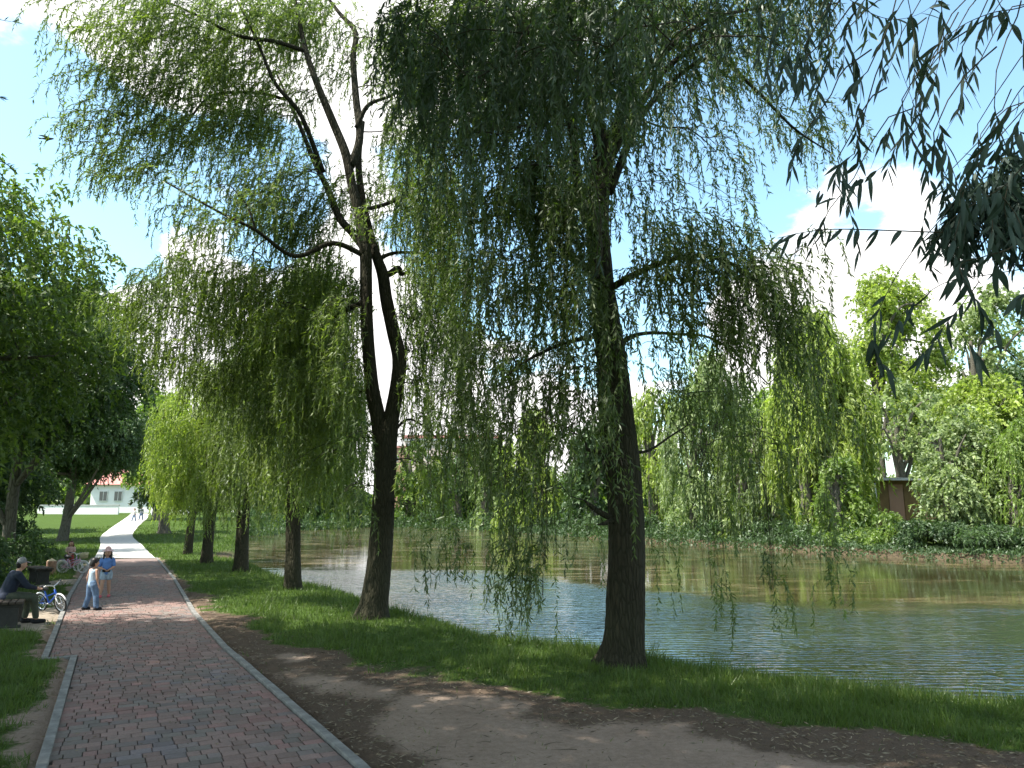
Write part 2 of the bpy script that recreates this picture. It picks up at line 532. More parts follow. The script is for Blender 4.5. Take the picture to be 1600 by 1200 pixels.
def masks(x, y):
    d1 = np.minimum.reduce([sdist(x, y, dirt_poly), sdist(x, y, ldirt_poly)])
    ds = np.minimum(sdist(x, y, sand_a), sdist(x, y, sand_b))
    wob = 0.22 * np.sin(x * 2.7 + 1.3 * np.sin(y * 1.9)) + 0.14 * np.sin(y * 4.1 + x * 1.7) + 0.08 * np.sin(x * 9.3 - y * 6.1)
    dirt = sstep(0.25, -0.25, d1 + wob * 0.9)
    sand = sstep(0.15, -0.15, ds + wob * 0.4)
    litter = np.exp(-((sdist(x, y, dirt_poly) + 0.30 + wob) / 0.42) ** 2)
    dk = sdist(x, y, path_poly)
    verge = sstep(0.34, 0.12, dk + wob * 0.25)
    dpn = sdist(x, y, pond)
    mud = np.exp(-((dpn - .1) / 1.3) ** 2) * sstep(34, 38, y) * sstep(-14, -8, x + .1 * y)
    dirt = np.maximum(dirt, mud * .6); litter = np.maximum(litter, mud * 1.3)
    return np.maximum(dirt, verge * 0.8), sand, litter

def grid_axis(lo, hi, step, far_lo, far_hi, growth=1.16):
    c = list(np.arange(lo, hi, step)); s = step; v = c[-1]
    while v < far_hi: s *= growth; v += s; c.append(v)
    s = step; v = lo; pre = []
    while v > far_lo: s *= growth; v -= s; pre.append(v)
    return np.array(pre[::-1] + c)

gx = grid_axis(-16, 12, 0.26, -900, 900, 1.12)
gy = grid_axis(4, 30, 0.26, -60, 1400, 1.06)
X, Y = np.meshgrid(gx, gy)
Z = terrain(X, Y)
d_, s_, l_ = masks(X, Y)
V = np.stack([X, Y, Z], -1).reshape(-1, 3)
nx_, ny_ = len(gx), len(gy)
ii = (np.arange(ny_ - 1)[:, None] * nx_ + np.arange(nx_ - 1)[None, :])
F = np.stack([ii, ii + 1, ii + nx_ + 1, ii + nx_], -1).reshape(-1, 4)
me = np_mesh('ground', V, F, True)
for nm, a in (('dirt', d_), ('sand', s_), ('litter', l_)):
    at_ = me.attributes.new(nm, 'FLOAT', 'POINT'); at_.data.foreach_set('value', a.astype(np.float32).ravel())

def ground_build(nt, out):
    k = NB(nt); v = k.pos()
    n1 = k.noise(1.4, 5, 0.6, v); n2 = k.noise(14, 6, 0.7, v); n3 = k.noise(60, 3, 0.7, v)
    grass = k.ramp(n2, [(0.3, (0.022, 0.040, 0.008)), (0.7, (0.050, 0.082, 0.014))])
    grass = k.mix(n1, grass, (0.055, 0.095, 0.016))
    soil = k.ramp(k.math('ADD', k.math('MULTIPLY', n2, 0.6), k.math('MULTIPLY', n1, 0.5)),
                  [(0.3, (0.155, 0.110, 0.083)), (0.55, (0.25, 0.188, 0.145)), (0.8, (0.33, 0.258, 0.205))])
    soil = k.mix(k.math('MULTIPLY', k.ramp(n3, [(0.55, 0.0), (0.75, 1.0)]), 0.5), soil, (0.05, 0.038, 0.028))
    leafl = k.ramp(n3, [(0.3, (0.035, 0.024, 0.017)), (0.7, (0.11, 0.078, 0.052))])
    sand = k.ramp(n2, [(0.3, (0.20, 0.16, 0.12)), (0.7, (0.36, 0.31, 0.25))])
    def soft(name, amt=0.5):
        a = k.attr(name).outputs['Fac']
        x = k.math('ADD', a, k.math('MULTIPLY', k.math('SUBTRACT', n2, 0.5), amt))
        return k.ramp(x, [(0.35, 0.0), (0.65, 1.0)])
    c = k.mix(soft('dirt', 0.9), grass, soil)
    c = k.mix(k.math('MULTIPLY', soft('litter', 1.1), 0.85), c, leafl)
    c = k.mix(soft('sand', 0.6), c, sand)
    h = k.math('ADD', k.math('MULTIPLY', n2, 0.7), k.math('MULTIPLY', n3, 0.4))
    k.bsdf(out, c, 0.95, k.bump(h, 0.8, 0.04), 0.0, 0.1)
M['ground'] = mat('ground', ground_build)
tag(link('ground', me, M['ground']), kind='structure')

# ------------------------------------------------------------------ pond
def water_build(nt, out):
    k = NB(nt); v = k.pos()
    sepv = k.n('ShaderNodeSeparateXYZ'); k.l(v, sepv.inputs[0])
    # calm, scummy water begins some 20 m out; a ragged line of floating weed
    big = k.noise(0.10, 4, 0.55, v)
    bl_ = k.n('ShaderNodeMapRange'); bl_.interpolation_type = 'SMOOTHSTEP'      # how far out the wind reaches
    bl_.inputs['From Min'].default_value = -3.0; bl_.inputs['From Max'].default_value = 9.0
    bl_.inputs['To Min'].default_value = 33.0; bl_.inputs['To Max'].default_value = 20.5
    k.l(sepv.outputs[0], bl_.inputs['Value'])
    along = k.math('SUBTRACT', sepv.outputs[1], bl_.outputs[0])
    mid_ = k.noise(0.55, 4, 0.6, k.scale(v, (0.5, 1.4, 1)))
    edge = k.math('ADD', k.math('ADD', along, k.math('MULTIPLY', k.math('SUBTRACT', big, 0.5), 8.0)), k.math('MULTIPLY', k.math('SUBTRACT', mid_, 0.5), 7.0))
    calm = k.n('ShaderNodeMapRange'); calm.interpolation_type = 'SMOOTHSTEP'
    calm.inputs['From Min'].default_value = -2.2; calm.inputs['From Max'].default_value = 2.6
    k.l(edge, calm.inputs['Value']); calm = calm.outputs[0]
    streak = k.noise(1.0, 6, 0.62, k.scale(v, (0.16, 0.50, 1)), 2.2)
    patch = k.ramp(k.noise(0.16, 5, 0.6, k.scale(v, (0.55, 1.5, 1)), 0.8), [(0.40, 0.0), (0.56, 1.0)])
    fine = k.noise(3.0, 5, 0.7, k.scale(v, (0.6, 2.0, 1)))
    weed = k.ramp(k.math('ADD', streak, k.math('MULTIPLY', k.math('SUBTRACT', fine, 0.5), 0.35)),
                  [(0.47, 0.0), (0.72, 1.0)])
    weed = k.math('MULTIPLY', k.math('MULTIPLY', weed, calm), k.math('ADD', k.math('MULTIPLY', patch, 0.55), 0.05))
    wcol = k.ramp(k.noise(0.5, 5, 0.6, v), [(0.3, (0.12, 0.085, 0.034)), (0.5, (0.22, 0.165, 0.075)), (0.72, (0.23, 0.20, 0.085))])
    deep = k.mix(calm, (0.014, 0.022, 0.020), (0.034, 0.030, 0.012))
    # wind ripples
    warp = k.noise(0.35, 3, 0.5, v)
    wv = k.n('ShaderNodeVectorMath', operation='ADD'); k.l(v, wv.inputs[0])
    cv = k.n('ShaderNodeCombineXYZ'); k.l(k.math('MULTIPLY', warp, 2.2), cv.inputs[0]); k.l(k.math('MULTIPLY', warp, -1.6), cv.inputs[1])
    k.l(cv.outputs[0], wv.inputs[1])
    rip1 = k.noise(2.1, 2, 0.5, k.scale(wv.outputs[0], (0.8, 1.8, 1)))
    rip2 = k.noise(6.5, 2, 0.5, k.scale(wv.outputs[0], (0.9, 1.5, 1)))
    w1 = k.n('ShaderNodeTexWave'); w1.wave_type = 'BANDS'; w1.bands_direction = 'Y'
    w1.inputs['Scale'].default_value = 1.15; w1.inputs['Distortion'].default_value = 5.5
    w1.inputs['Detail'].default_value = 3; w1.inputs['Detail Scale'].default_value = 1.3
    k.l(k.scale(v, (0.85, 1.3, 1)), w1.inputs['Vector'])
    h = k.math('ADD', k.math('ADD', k.math('MULTIPLY', rip1, 0.5), k.math('MULTIPLY', rip2, 0.28)), k.math('MULTIPLY', w1.outputs['Fac'], 0.12))
    gust = k.ramp(k.noise(0.22, 3, 0.5, v), [(0.32, 0.35), (0.62, 1.0)])
    stg = k.math('MULTIPLY', k.math('SUBTRACT', 1.0, k.math('MULTIPLY', calm, 0.93)), gust)
    b = k.n('ShaderNodeBump'); b.inputs['Distance'].default_value = 0.08
    k.l(k.math('MULTIPLY', stg, 0.95), b.inputs['Strength']); k.l(h, b.inputs['Height'])
    dd = k.n('ShaderNodeBsdfDiffuse'); k.l(deep, dd.inputs[0])
    gg = k.n('ShaderNodeBsdfGlossy'); gg.inputs['Roughness'].default_value = 0.05; k.l(b.outputs[0], gg.inputs['Normal'])
    gg.inputs[0].default_value = (0.95, 0.97, 1.0, 1)
    fr = k.n('ShaderNodeFresnel'); fr.inputs['IOR'].default_value = 1.8; k.l(b.outputs[0], fr.inputs['Normal'])
    water = k.n('ShaderNodeMixShader'); k.l(fr.outputs[0], water.inputs[0]); k.l(dd.outputs[0], water.inputs[1]); k.l(gg.outputs[0], water.inputs[2])
    wd = k.n('ShaderNodeBsdfPrincipled'); wd.inputs['Roughness'].default_value = 0.45
    wd.inputs['Specular IOR Level'].default_value = 0.3
    k.l(wcol, wd.inputs['Base Color']); k.l(k.bump(fine, 0.3, 0.01), wd.inputs['Normal'])
    mx = k.n('ShaderNodeMixShader'); k.l(k.math('MULTIPLY', weed, 0.8), mx.inputs[0])
    k.l(water.outputs[0], mx.inputs[1]); k.l(wd.outputs[0], mx.inputs[2]); k.l(mx.outputs[0], out.inputs[0])
M['water'] = mat('pond water', water_build)
bm = bmesh.new()
for p in [(-75, 2), (75, 2), (75, 175), (-75, 175)]: bm.verts.new((p[0], p[1], WATER_Z))
bm.faces.new(bm.verts[:])
tag(bm_obj('water', bm, M['water']), kind='structure')

# ------------------------------------------------------------------ paved path
def paver_build(nt, out):
    k = NB(nt); v = k.pos()
    c = k.attr('paint').outputs['Color']
    n = k.noise(38, 5, 0.7, v); n2 = k.noise(3.0, 4, 0.6, v)
    c = k.mix(1.0, c, k.ramp(n, [(0.25, 0.72), (0.75, 1.22)]), 'MULTIPLY')
    c = k.mix(k.ramp(n2, [(0.4, 0.0), (0.8, 0.45)]), c, (0.11, 0.10, 0.085))
    k.bsdf(out, c, 0.82, k.bump(n, 0.45, 0.004), 0.0, 0.25)
M['paver'] = mat('concrete paver', paver_build)
M['sand_joint'] = plain('joint sand', (0.060, 0.052, 0.042), 0.95, var=0.4, sc=9)
M['kerb'] = plain('kerb concrete', (0.185, 0.18, 0.17), 0.85, var=0.4, sc=7, bump=0.3)
M['walk'] = plain('pale walk slabs', (0.46, 0.44, 0.41), 0.85, var=0.10, sc=3, bump=0.2)

path = empty('path', (O[0], O[1], 0), kind='structure')
# bed sheet under the bricks
rows = np.concatenate([np.arange(-9.0, S_END, 0.5), [s_jog - 0.002, s_jog + 0.002]]); rows.sort()
Vb, Fb = [], []
for s in rows:
    a, b = W(s, float(t_left(s))), W(s, float(t_right(s)))
    Vb += [(a[0], a[1], -0.022), (b[0], b[1], -0.022)]
for i in range(len(rows) - 1):
    Fb.append((2 * i, 2 * i + 1, 2 * i + 3, 2 * i + 2))
link('joint_bed', np_mesh('joint_bed', Vb, Fb), M['sand_joint'], path, local=False)

PAL = {'brown': (0.215, 0.128, 0.100), 'red': (0.250, 0.108, 0.086), 'olive': (0.125, 0.122, 0.100), 'slate': (0.105, 0.105, 0.120), 'grey': (0.150, 0.130, 0.122)}
PAL = {k_: tuple(.48 * c_ + .62 * m_ for c_, m_ in zip(c, (.185, .142, .132))) for k_, c in PAL.items()}
def brick_geo(corners, top):
    """corners: 4 xy, counter-clockwise; bevelled slab, 9 quads"""
    c = np.array(corners); m = c.mean(0); e = 0.005
    inn = c + (m - c) / np.linalg.norm(m - c, axis=1, keepdims=True) * e * 1.4
    b = 0.0035
    V = [(*p, top - 0.05) for p in c] + [(*p, top - b) for p in c] + [(*p, top) for p in inn]
    F = [(8, 9, 10, 11)]
    for i in range(4):
        j = (i + 1) % 4
        F += [(i, j, 4 + j, 4 + i), (4 + i, 4 + j, 8 + j, 8 + i)]
    return V, F
ROW = 0.140
N_PART = 300
row_s = np.arange(-1.2, 26.0, ROW)
cand = []
patch_ph = rng.uniform(0, 6.28, 6)
for ri, s in enumerate(row_s):
    tl, tr = float(t_left(s + ROW / 2)) + 0.008, float(t_right(s + ROW / 2)) - 0.008
    if s < s_jog < s + ROW: tl = float(t_left(s)) + 0.008
    t = tl - rng.uniform(0, 0.12)
    while t < tr - 0.02:
        w = rng.choice([0.115, 0.145, 0.175, 0.205], p=[0.2, 0.3, 0.3, 0.2])
        a, b = max(t, tl), min(t + w, tr)
        if tr - b < 0.05: b = tr
        if b - a > 0.035:
            g = 0.0045
            q = [W(s + g, a + g), W(s + g, b - g), W(s + ROW - g, b - g), W(s + ROW - g, a + g)]
            ph = math.sin(s * 1.7 + t * 1.1 + patch_ph[0]) + math.sin(s * 0.9 - t * 2.3 + patch_ph[1]) + 0.8 * math.sin(s * 3.9 + t * 3.1 + patch_ph[2])
            r = rng.random() + 0.13 * ph
            kind = 'slate' if r > 1.02 else 'olive' if r > 0.80 else 'grey' if r > 0.70 else 'brown' if r > 0.16 else 'red'
            cand.append((q, kind, s, (a + b) / 2))
        t += w
# those that show largest in the photograph become parts of their own
vis = []
for i, (q, kind, s, t) in enumerate(cand):
    c = np.mean(q, 0); d = np.hypot(*c)
    zc_ = c[1] * CP - (-CAM_H) * 0 - CAM_H * SP
    v = 600 + FPX * (c[1] * SP + CAM_H * CP) / max(zc_, .1); u = 800 + FPX * c[0] / max(zc_, .1)
    if v < 1203 and -5 < u < 1605: vis.append((d, i))
vis.sort(); part_ids = set(i for _, i in vis[:N_PART])
Vs, Fs, Cs, off = [], [], [], 0
for i, (q, kind, s, t) in enumerate(cand):
    col = np.array(PAL[kind]) * rng.uniform(0.82, 1.18)
    top = 0.0 + rng.uniform(-0.0025, 0.0025)
    V_, F_ = brick_geo(q, top)
    if i in part_ids:
        c = np.mean(q, 0)
        V2 = [(x - c[0], y - c[1], z) for x, y, z in V_]
        m_ = np_mesh('brick', V2, F_)
        ca = m_.color_attributes.new('paint', 'FLOAT_COLOR', 'POINT')
        ca.data.foreach_set('color', np.tile(np.append(col, 1.0), len(V2)).astype(np.float32))
        o = link('brick', m_, M['paver'], path); o.location = (c[0] - O[0], c[1] - O[1], 0)
    else:
        Vs += V_; Fs += [tuple(v_ + off for v_ in f) for f in F_]; off += len(V_)
        Cs.append(np.tile(np.append(col, 1.0), len(V_)))
m_ = np_mesh('paving', Vs, Fs)
ca = m_.color_attributes.new('paint', 'FLOAT_COLOR', 'POINT'); ca.data.foreach_set('color', np.concatenate(Cs).astype(np.float32))
tag(link('paving', m_, M['paver'], path, local=False), kind='stuff')
# the part too far away to tell bricks apart
def farpave_build(nt, out):
    k = NB(nt); v = k.pos()
    n = k.noise(7.0, 3, 0.9, v)
    c = k.ramp(n, [(0.35, PAL['olive']), (0.45, PAL['grey']), (0.55, PAL['brown']), (0.7, PAL['red'])])
    k.bsdf(out, c, 0.85, k.bump(n, 0.2, 0.01), 0.0, 0.2)
M['farpave'] = mat('far paving', farpave_build)
Vb, Fb = [], []
rs = np.arange(26.0 - 0.1, S_END + 0.3, 0.6)
for s in rs:
    a, b = W(s, float(t_left(s))), W(s, float(t_right(s)))
    for p in (a, b): Vb.append((p[0], p[1], -0.003))
for i in range(len(rs) - 1): Fb.append((2 * i, 2 * i + 1, 2 * i + 3, 2 * i + 2))
link('far_paving', np_mesh('far_paving', Vb, Fb), M['farpave'], path, local=False)

# kerb stones, one metre each
def kerb(p, q, up=0.028):
    p, q = np.array(p), np.array(q); d = q - p; L = np.linalg.norm(d); n = max(1, round(L / 1.0))
    for i in range(n):
        a = p + d * (i / n); b = p + d * ((i + 1) / n); c = (a + b) / 2
        bm = bmesh.new()
        add_box(bm, (0, 0, -0.06), (L / n - 0.012, 0.085, 0.16))
        o = bm_obj('kerb_stone', bm, M['kerb'], path, bevel=0.006)
        o.location = (c[0] - O[0], c[1] - O[1], up + rng.uniform(-0.004, 0.004) - 0.02)
        o.rotation_euler = (rng.uniform(-0.02, 0.02), 0, math.atan2(d[1], d[0]) + rng.uniform(-0.004, 0.004))
kw = 0.045
kerb(W(-3, float(t_left(-3)) - kw), W(s_jog, float(t_left(s_jog - .01)) - kw))
kerb(W(s_jog - kw, float(t_left(s_jog - .01)) - 2 * kw), W(s_jog - kw, float(t_left(s_jog + .01)) - 2 * kw))
kk = [s_jog] + [p[0] for p in left_tab2 if p[0] > s_jog + 0.5]
for a, b in zip(kk[:-1], kk[1:]): kerb(W(a + .01, float(t_left(a + .01)) - kw), W(b, float(t_left(b)) - kw))
kk = [-3.0] + [p[0] for p in right_tab if p[0] > -2]
for a, b in zip(kk[:-1], kk[1:]): kerb(W(a, float(t_right(a)) + kw), W(b, float(t_right(b)) + kw))

# pale walk climbing to the house
Vb, Fb = [], []
a_ = catmull(walk_l, 40); b_ = catmull(walk_r, 40)
for a, b in zip(a_, b_):
    for p in (a, b): Vb.append((p[0], p[1], tz(p[0], p[1]) + 0.012))
for i in range(39): Fb.append((2 * i, 2 * i + 1, 2 * i + 3, 2 * i + 2))
tag(link('walkway', np_mesh('walkway', Vb, Fb, True), M['walk']), kind='structure')

# ------------------------------------------------------------------ grass, litter
def scatter(n, r0, r1, a0, a1):
    r = np.exp(rng.uniform(math.log(r0), math.log(r1), n)); a = rng.uniform(a0, a1, n)
    return r * np.sin(a), r * np.cos(a), r
N = 620000
gxp, gyp, gr = scatter(N, 5.0, 75.0, R(-46), R(42))
dpond = sdist(gxp, gyp, pond); dpath = sdist(gxp, gyp, path_poly)
dirt, sand, lit = masks(gxp, gyp)
dw = sdist(gxp, gyp, walk_poly)
clump = 0.5 + 0.5 * np.sin(gxp * 3.1 + 1.7 * np.sin(gyp * 2.3)) * np.sin(gyp * 2.9 + 1.3 * np.sin(gxp * 1.7))
fine_c = 0.5 + 0.5 * np.sin(gxp * 11.0 + 2 * np.sin(gyp * 7.0)) * np.sin(gyp * 9.0)
dens = np.clip(0.45 + 0.4 * clump + 0.3 * fine_c - dirt * 1.15 - sand * 1.1 - lit * 0.62, 0, 1)
dens = np.where(dirt > 0.9, 0.004 * fine_c, dens)
keep = (dpond > -0.55) & (dpath > 0.07) & (dw > 0.05) & (rng.random(N) < dens) & (gyp < 72)
gxp, gyp, gr, dpond, clump, fine_c = [a[keep] for a in (gxp, gyp, gr, dpond, clump, fine_c)]
gz = terrain(gxp, gyp) - 0.01
n = len(gxp)
hgt = (0.030 + 0.036 * clump + 0.035 * rng.random(n)) * (1 + 0.7 * np.exp(-(dpond / 0.5) ** 2)) * (1 + 0.004 * gr)
hgt *= np.where(dirt[keep] > 0.5, 0.6, 1.0)
hgt *= 1 + 1.1 * (np.sin(gxp * 5.3 + 3 * np.sin(gyp * 3.7)) * np.sin(gyp * 6.1 + gxp) > .72)
lean = rng.normal(size=(n, 2)) * 0.42
D = unit(np.stack([lean[:, 0], lean[:, 1], np.ones(n)], -1))
P = np.stack([gxp, gyp, gz], -1)
wid = 0.0045 + 0.0007 * gr
patchy = .5 + .5 * np.sin(gxp * .9 + 2.0 * np.sin(gyp * .6)) * np.sin(gyp * .8)
tint = np.clip(0.05 + 0.25 * clump + .3 * patchy + 0.45 * rng.random(n) ** 1.5, 0, 1)
tag(link('grass', leaf_mesh('grass', P, D, hgt * 1.3, wid, tint, tri=True), M['grass_blade']), kind='stuff')

N = 70000
x, y, r = scatter(N, 4.5, 32.0, R(-42), R(42))
dirt, sand, lit = masks(x, y)
dpath = sdist(x, y, path_poly)
pr = np.clip(0.07 * dirt + 0.85 * lit, 0, 1) * (sdist(x, y, pond) > 0.3)
keep = (rng.random(N) < pr) & (dpath > 0.09)
x, y, r = x[keep], y[keep], r[keep]; n = len(x)
ang = rng.uniform(0, 6.28, n)
D = unit(np.stack([np.cos(ang), np.sin(ang), rng.uniform(-0.05, 0.35, n)], -1))
P = np.stack([x, y, terrain(x, y) + 0.006 + 0.012 * rng.random(n)], -1)
M['litter'] = leaf_mat('dry willow leaf', (0.055, 0.036, 0.022), (0.20, 0.155, 0.10), (0.2, 0.16, 0.11), 0.1, 0.05, (1, 0.9, 0.7))
tag(link('fallen_leaves', leaf_mesh('fallen_leaves', P, D, rng.uniform(0.03, 0.085, n), rng.uniform(0.006, 0.015, n), rng.random(n) ** 1.6), M['litter']), kind='stuff')
# specks of litter blown over the bricks
N = 900
s = rng.uniform(-0.5, 20, N); t = rng.beta(.45, .45, N)
t = t_left(s) - .06 + t * (t_right(s) - t_left(s) + .12); xy = O[None] + U[None] * s[:, None] + Nn[None] * t[:, None]
ang = rng.uniform(0, 6.28, N)
D = np.stack([np.cos(ang), np.sin(ang), np.full(N, 0.08)], -1)
P = np.stack([xy[:, 0], xy[:, 1], np.where((t < t_left(s)) | (t > t_right(s)), 0.016, 0.006)], -1)
tag(link('blown_leaves', leaf_mesh('blown_leaves', P, unit(D), rng.uniform(0.02, 0.06, N), rng.uniform(0.006, 0.014, N), rng.random(N)), M['litter']), kind='stuff')
# thin dead twigs lying on the dirt
ch = []
for i in range(80):
    while True:
        r_ = math.exp(random.uniform(math.log(6), math.log(20))); a_ = random.uniform(R(-30), R(36))
        q = np.array([[r_ * math.sin(a_)], [r_ * math.cos(a_)]])
        if masks(q[0], q[1])[0][0] > 0.8 and sdist(q[0], q[1], path_poly)[0] > 0.15: break
    th = random.uniform(0, 6.28); L = random.uniform(0.06, 0.26); x0, y0 = q[0][0], q[1][0]
    pts = [(x0 + math.cos(th + .25 * math.sin(3 * f)) * L * f, y0 + math.sin(th + .25 * math.sin(3 * f)) * L * f, tz(x0, y0) + 0.008 + 0.01 * math.sin(3 * f)) for f in (0, .33, .66, 1)]
    ch.append((pts, [0.003, 0.0025, 0.002, 0.001]))
tag(link('dead_twigs', tubes_mesh('dead_twigs', ch, sides=3, cap=False), M['twig']), kind='stuff')

# ------------------------------------------------------------------ tree machinery
def strands(centers, rads, counts, length, step_n=10, droop=1.0, out_from=None, spread=1.0, lpm=24, g=rng, floor=None):
    """hanging shoots: returns leaf bases, leaf directions, tint, and the shoots' own point rows"""
    idx = np.repeat(np.arange(len(centers)), counts)
    n = len(idx)
    c = centers[idx]; r = rads[idx]
    q = unit(g.normal(size=(n, 3))) * (g.random((n, 1)) ** 0.45)
    q[:, 2] = q[:, 2] * 0.85 + 0.15
    p = c + q * r
    if out_from is not None:
        d0 = p - out_from[None]; d0[:, 2] *= 0.3
        d0 = unit(d0) + g.normal(size=(n, 3)) * 0.55 * spread
    else:
        d0 = q + g.normal(size=(n, 3)) * 0.5
    d0[:, 2] = np.abs(d0[:, 2]) * 0.4
    d0 = unit(d0)
    L = length * g.uniform(0.55, 1.35, n)
    step = L / step_n
    rows = [p]; dirs = []
    sway = g.normal(size=(n, 3)) * 0.10
    dr = (droop[idx] if isinstance(droop, np.ndarray) else np.full(n, float(droop)))[:, None]
    for k in range(step_n):
        f = np.minimum(1.0, (k + 0.5) / step_n * 2.2 * dr) ** 0.8
        down = np.array([0, 0, -1.0])[None] + sway
        d = unit(d0 * (1 - f) + down * f + g.normal(size=(n, 3)) * 0.07)
        dirs.append(d); p = p + d * step[:, None]; rows.append(p)
    rows = np.stack(rows, 1); dirs = np.stack(dirs, 1)
    m = max(3, int(round(length * lpm)))
    t = (np.arange(m)[None, :] + g.random((n, m))) / m * (step_n - 1e-3)
    k = t.astype(int); f = (t - k)[..., None]
    ar = np.arange(n)[:, None]
    P = rows[ar, k] * (1 - f) + rows[ar, k + 1] * f
    Dn = dirs[ar, k]
    if floor is not None:
        P = P.reshape(-1, 3)
    tintS = np.clip(0.45 + 0.22 * g.normal(size=(n, 1)) + 0.16 * g.normal(size=(len(centers), 1))[idx], 0, 1)
    tint = np.clip(tintS + 0.13 * g.normal(size=(n, m)), 0, 1)
    return P.reshape(-1, 3), Dn.reshape(-1, 3), tint.ravel(), rows

def branch_chain(a, b, sag=0.15, n=6, r0=0.03, r1=0.008, g=random):
    a, b = np.asarray(a), np.asarray(b); L = np.linalg.norm(b - a)
    pts = []
    k1 = np.array([g.uniform(-1, 1), g.uniform(-1, 1), g.uniform(-.6, .6)]) * L * 0.07
    for i in range(n):
        f = i / (n - 1)
        p = a * (1 - f) + b * f + np.array([0, 0, 1]) * sag * L * math.sin(math.pi * f) + k1 * math.sin(2 * math.pi * f)
        pts.append(p)
    return (pts, list(np.linspace(r0, r1, n)))

def nearest_on(chains, p, below=True):
    best, bp, br = 1e9, None, 0.03
    for pts, rad in chains:
        for q, r in zip(pts, rad):
            d = np.linalg.norm(q - p)
            if q[2] > p[2] + 0.4: d += 1.5 * (q[2] - p[2])       # prefer limbs starting lower than the spray
            if d < best: best, bp, br = d, q, r
    return bp, br

def make_tree(name, label, cat, group, base, trunk, limbs, blobs, leaf, bark='bark', leafL=0.1, leafW=0.016,
              length=1.6, lpm=24, dens=14.0, droop=1.0, tri=False, sides=20, rough=0.06, flare=0.25, twig_n=7,
              trunk_n=60, hang=0.5, show_twigs=True, twig_r=0.030, seed=1, center=None, shoot_ribbon=0.0, extra=None, dtop=None, zr=(6, 10)):
    g = np.random.default_rng(seed)
    root = empty(name, base, 0, label, cat, group)
    tp, tr = trunk
    tp = catmull(tp, trunk_n); trr = np.interp(np.linspace(0, 1, trunk_n), np.linspace(0, 1, len(tr)), tr)
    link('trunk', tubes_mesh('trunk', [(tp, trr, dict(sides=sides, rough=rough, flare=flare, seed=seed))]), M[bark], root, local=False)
    chains = [(tp, trr)]
    for i, (lp, lr) in enumerate(limbs):
        n = max(6, int(len(lp) * 6))
        lp2 = catmull(lp, n); lr2 = np.interp(np.linspace(0, 1, n), np.linspace(0, 1, len(lr)), lr)
        link('limb', tubes_mesh('limb', [(lp2, lr2, dict(sides=max(6, sides // 3), rough=rough * 0.8, seed=seed + i + 1))]), M[bark], root, local=False)
        chains.append((lp2, lr2))
    C = np.array([b[0] for b in blobs]); Rr = np.array([b[1] for b in blobs]); dn = np.array([b[2] for b in blobs])
    area = 4.0 * Rr[:, 0] * Rr[:, 2] * 0.785
    cnt = np.maximum(2, (dens * dn * area).astype(int))
    rg = random.Random(seed)
    tw = []
    cen = center if center is not None else tp[len(tp) // 2]
    order = np.argsort([np.linalg.norm(c[:2] - cen[:2]) for c in C])
    for i in order:
        c, r = C[i], Rr[i]
        top = c + np.array([0, 0, r[2] * 0.35])
        a, ar_ = nearest_on(chains, top)
        L = np.linalg.norm(top - a)
        r0 = min(ar_ * 0.6, 0.012 + twig_r * min(1.0, L / 2.5)); r0 = max(r0, 0.008)
        ch = branch_chain(a, top, 0.10, 7, r0, r0 * 0.45, rg)
        if L > 0.3: tw.append(ch); chains.append(ch)
        for k in range(twig_n):
            q = unit(g.normal(size=(1, 3)))[0] * r * 0.85; q[2] = abs(q[2]) * 0.7
            s0 = ch[0][rg.randint(3, 6)]
            tw.append(branch_chain(s0, c + q, 0.12, 5, r0 * 0.42, 0.004, rg))
    if show_twigs and tw:
        tag(link('twigs', tubes_mesh('twigs', tw, sides=4, cap=False), M['twig'] if bark == 'bark' else M[bark], root, local=False), kind='stuff')
    dr_ = droop if not dtop else droop + (dtop - droop) * sstep(zr[0], zr[1], C[:, 2])
    P, Dn, tint, rows = strands(C, Rr, cnt, length, droop=dr_, lpm=lpm, g=g, out_from=cen)
    n = len(P)
    D = unit(Dn * 0.75 + g.normal(size=(n, 3)) * 0.55 + np.array([0, 0, -hang])[None])
    Lf = leafL * g.uniform(0.65, 1.25, n); Wf = leafW * g.uniform(0.75, 1.25, n)
    m = leaf_mesh('crown', P, D, Lf, Wf, tint, tri=tri)
    tag(link('crown', m, M[leaf], root, local=False), kind='stuff')
    for (eb, elf, eL, eW, elen, elpm, edens, etri) in (extra or []):
        C2 = np.array([b[0] for b in eb]); R2 = np.array([b[1] for b in eb]); d2 = np.array([b[2] for b in eb])
        cn = np.maximum(2, (edens * d2 * 4 * R2[:, 0] * R2[:, 2] * .785).astype(int))
        P, Dn, tint, _ = strands(C2, R2, cn, elen, droop=droop, lpm=elpm, g=g, out_from=cen)
        n = len(P); D = unit(Dn * 0.75 + g.normal(size=(n, 3)) * 0.55 + np.array([0, 0, -hang])[None])
        tag(link('crown', leaf_mesh('crown', P, D, eL * g.uniform(0.65, 1.25, n), eW * g.uniform(0.75, 1.25, n), tint, tri=etri), M[elf], root, local=False), kind='stuff')
    if shoot_ribbon > 0:                                        # the thin stems the leaves hang from
        sel = rows[g.random(len(rows)) < 0.6][:, ::2]
        a = sel[:, :-1].reshape(-1, 3); b = sel[:, 1:].reshape(-1, 3)
        sd_ = unit(np.cross(b - a, g.normal(size=a.shape))) * shoot_ribbon
        V = np.stack([a - sd_, a + sd_, b + sd_, b - sd_], 1).reshape(-1, 3)
        tag(link('shoots', np_mesh('shoots', V, np.arange(len(V)).reshape(-1, 4)), M['twig'], root, local=False), kind='stuff')
    return root

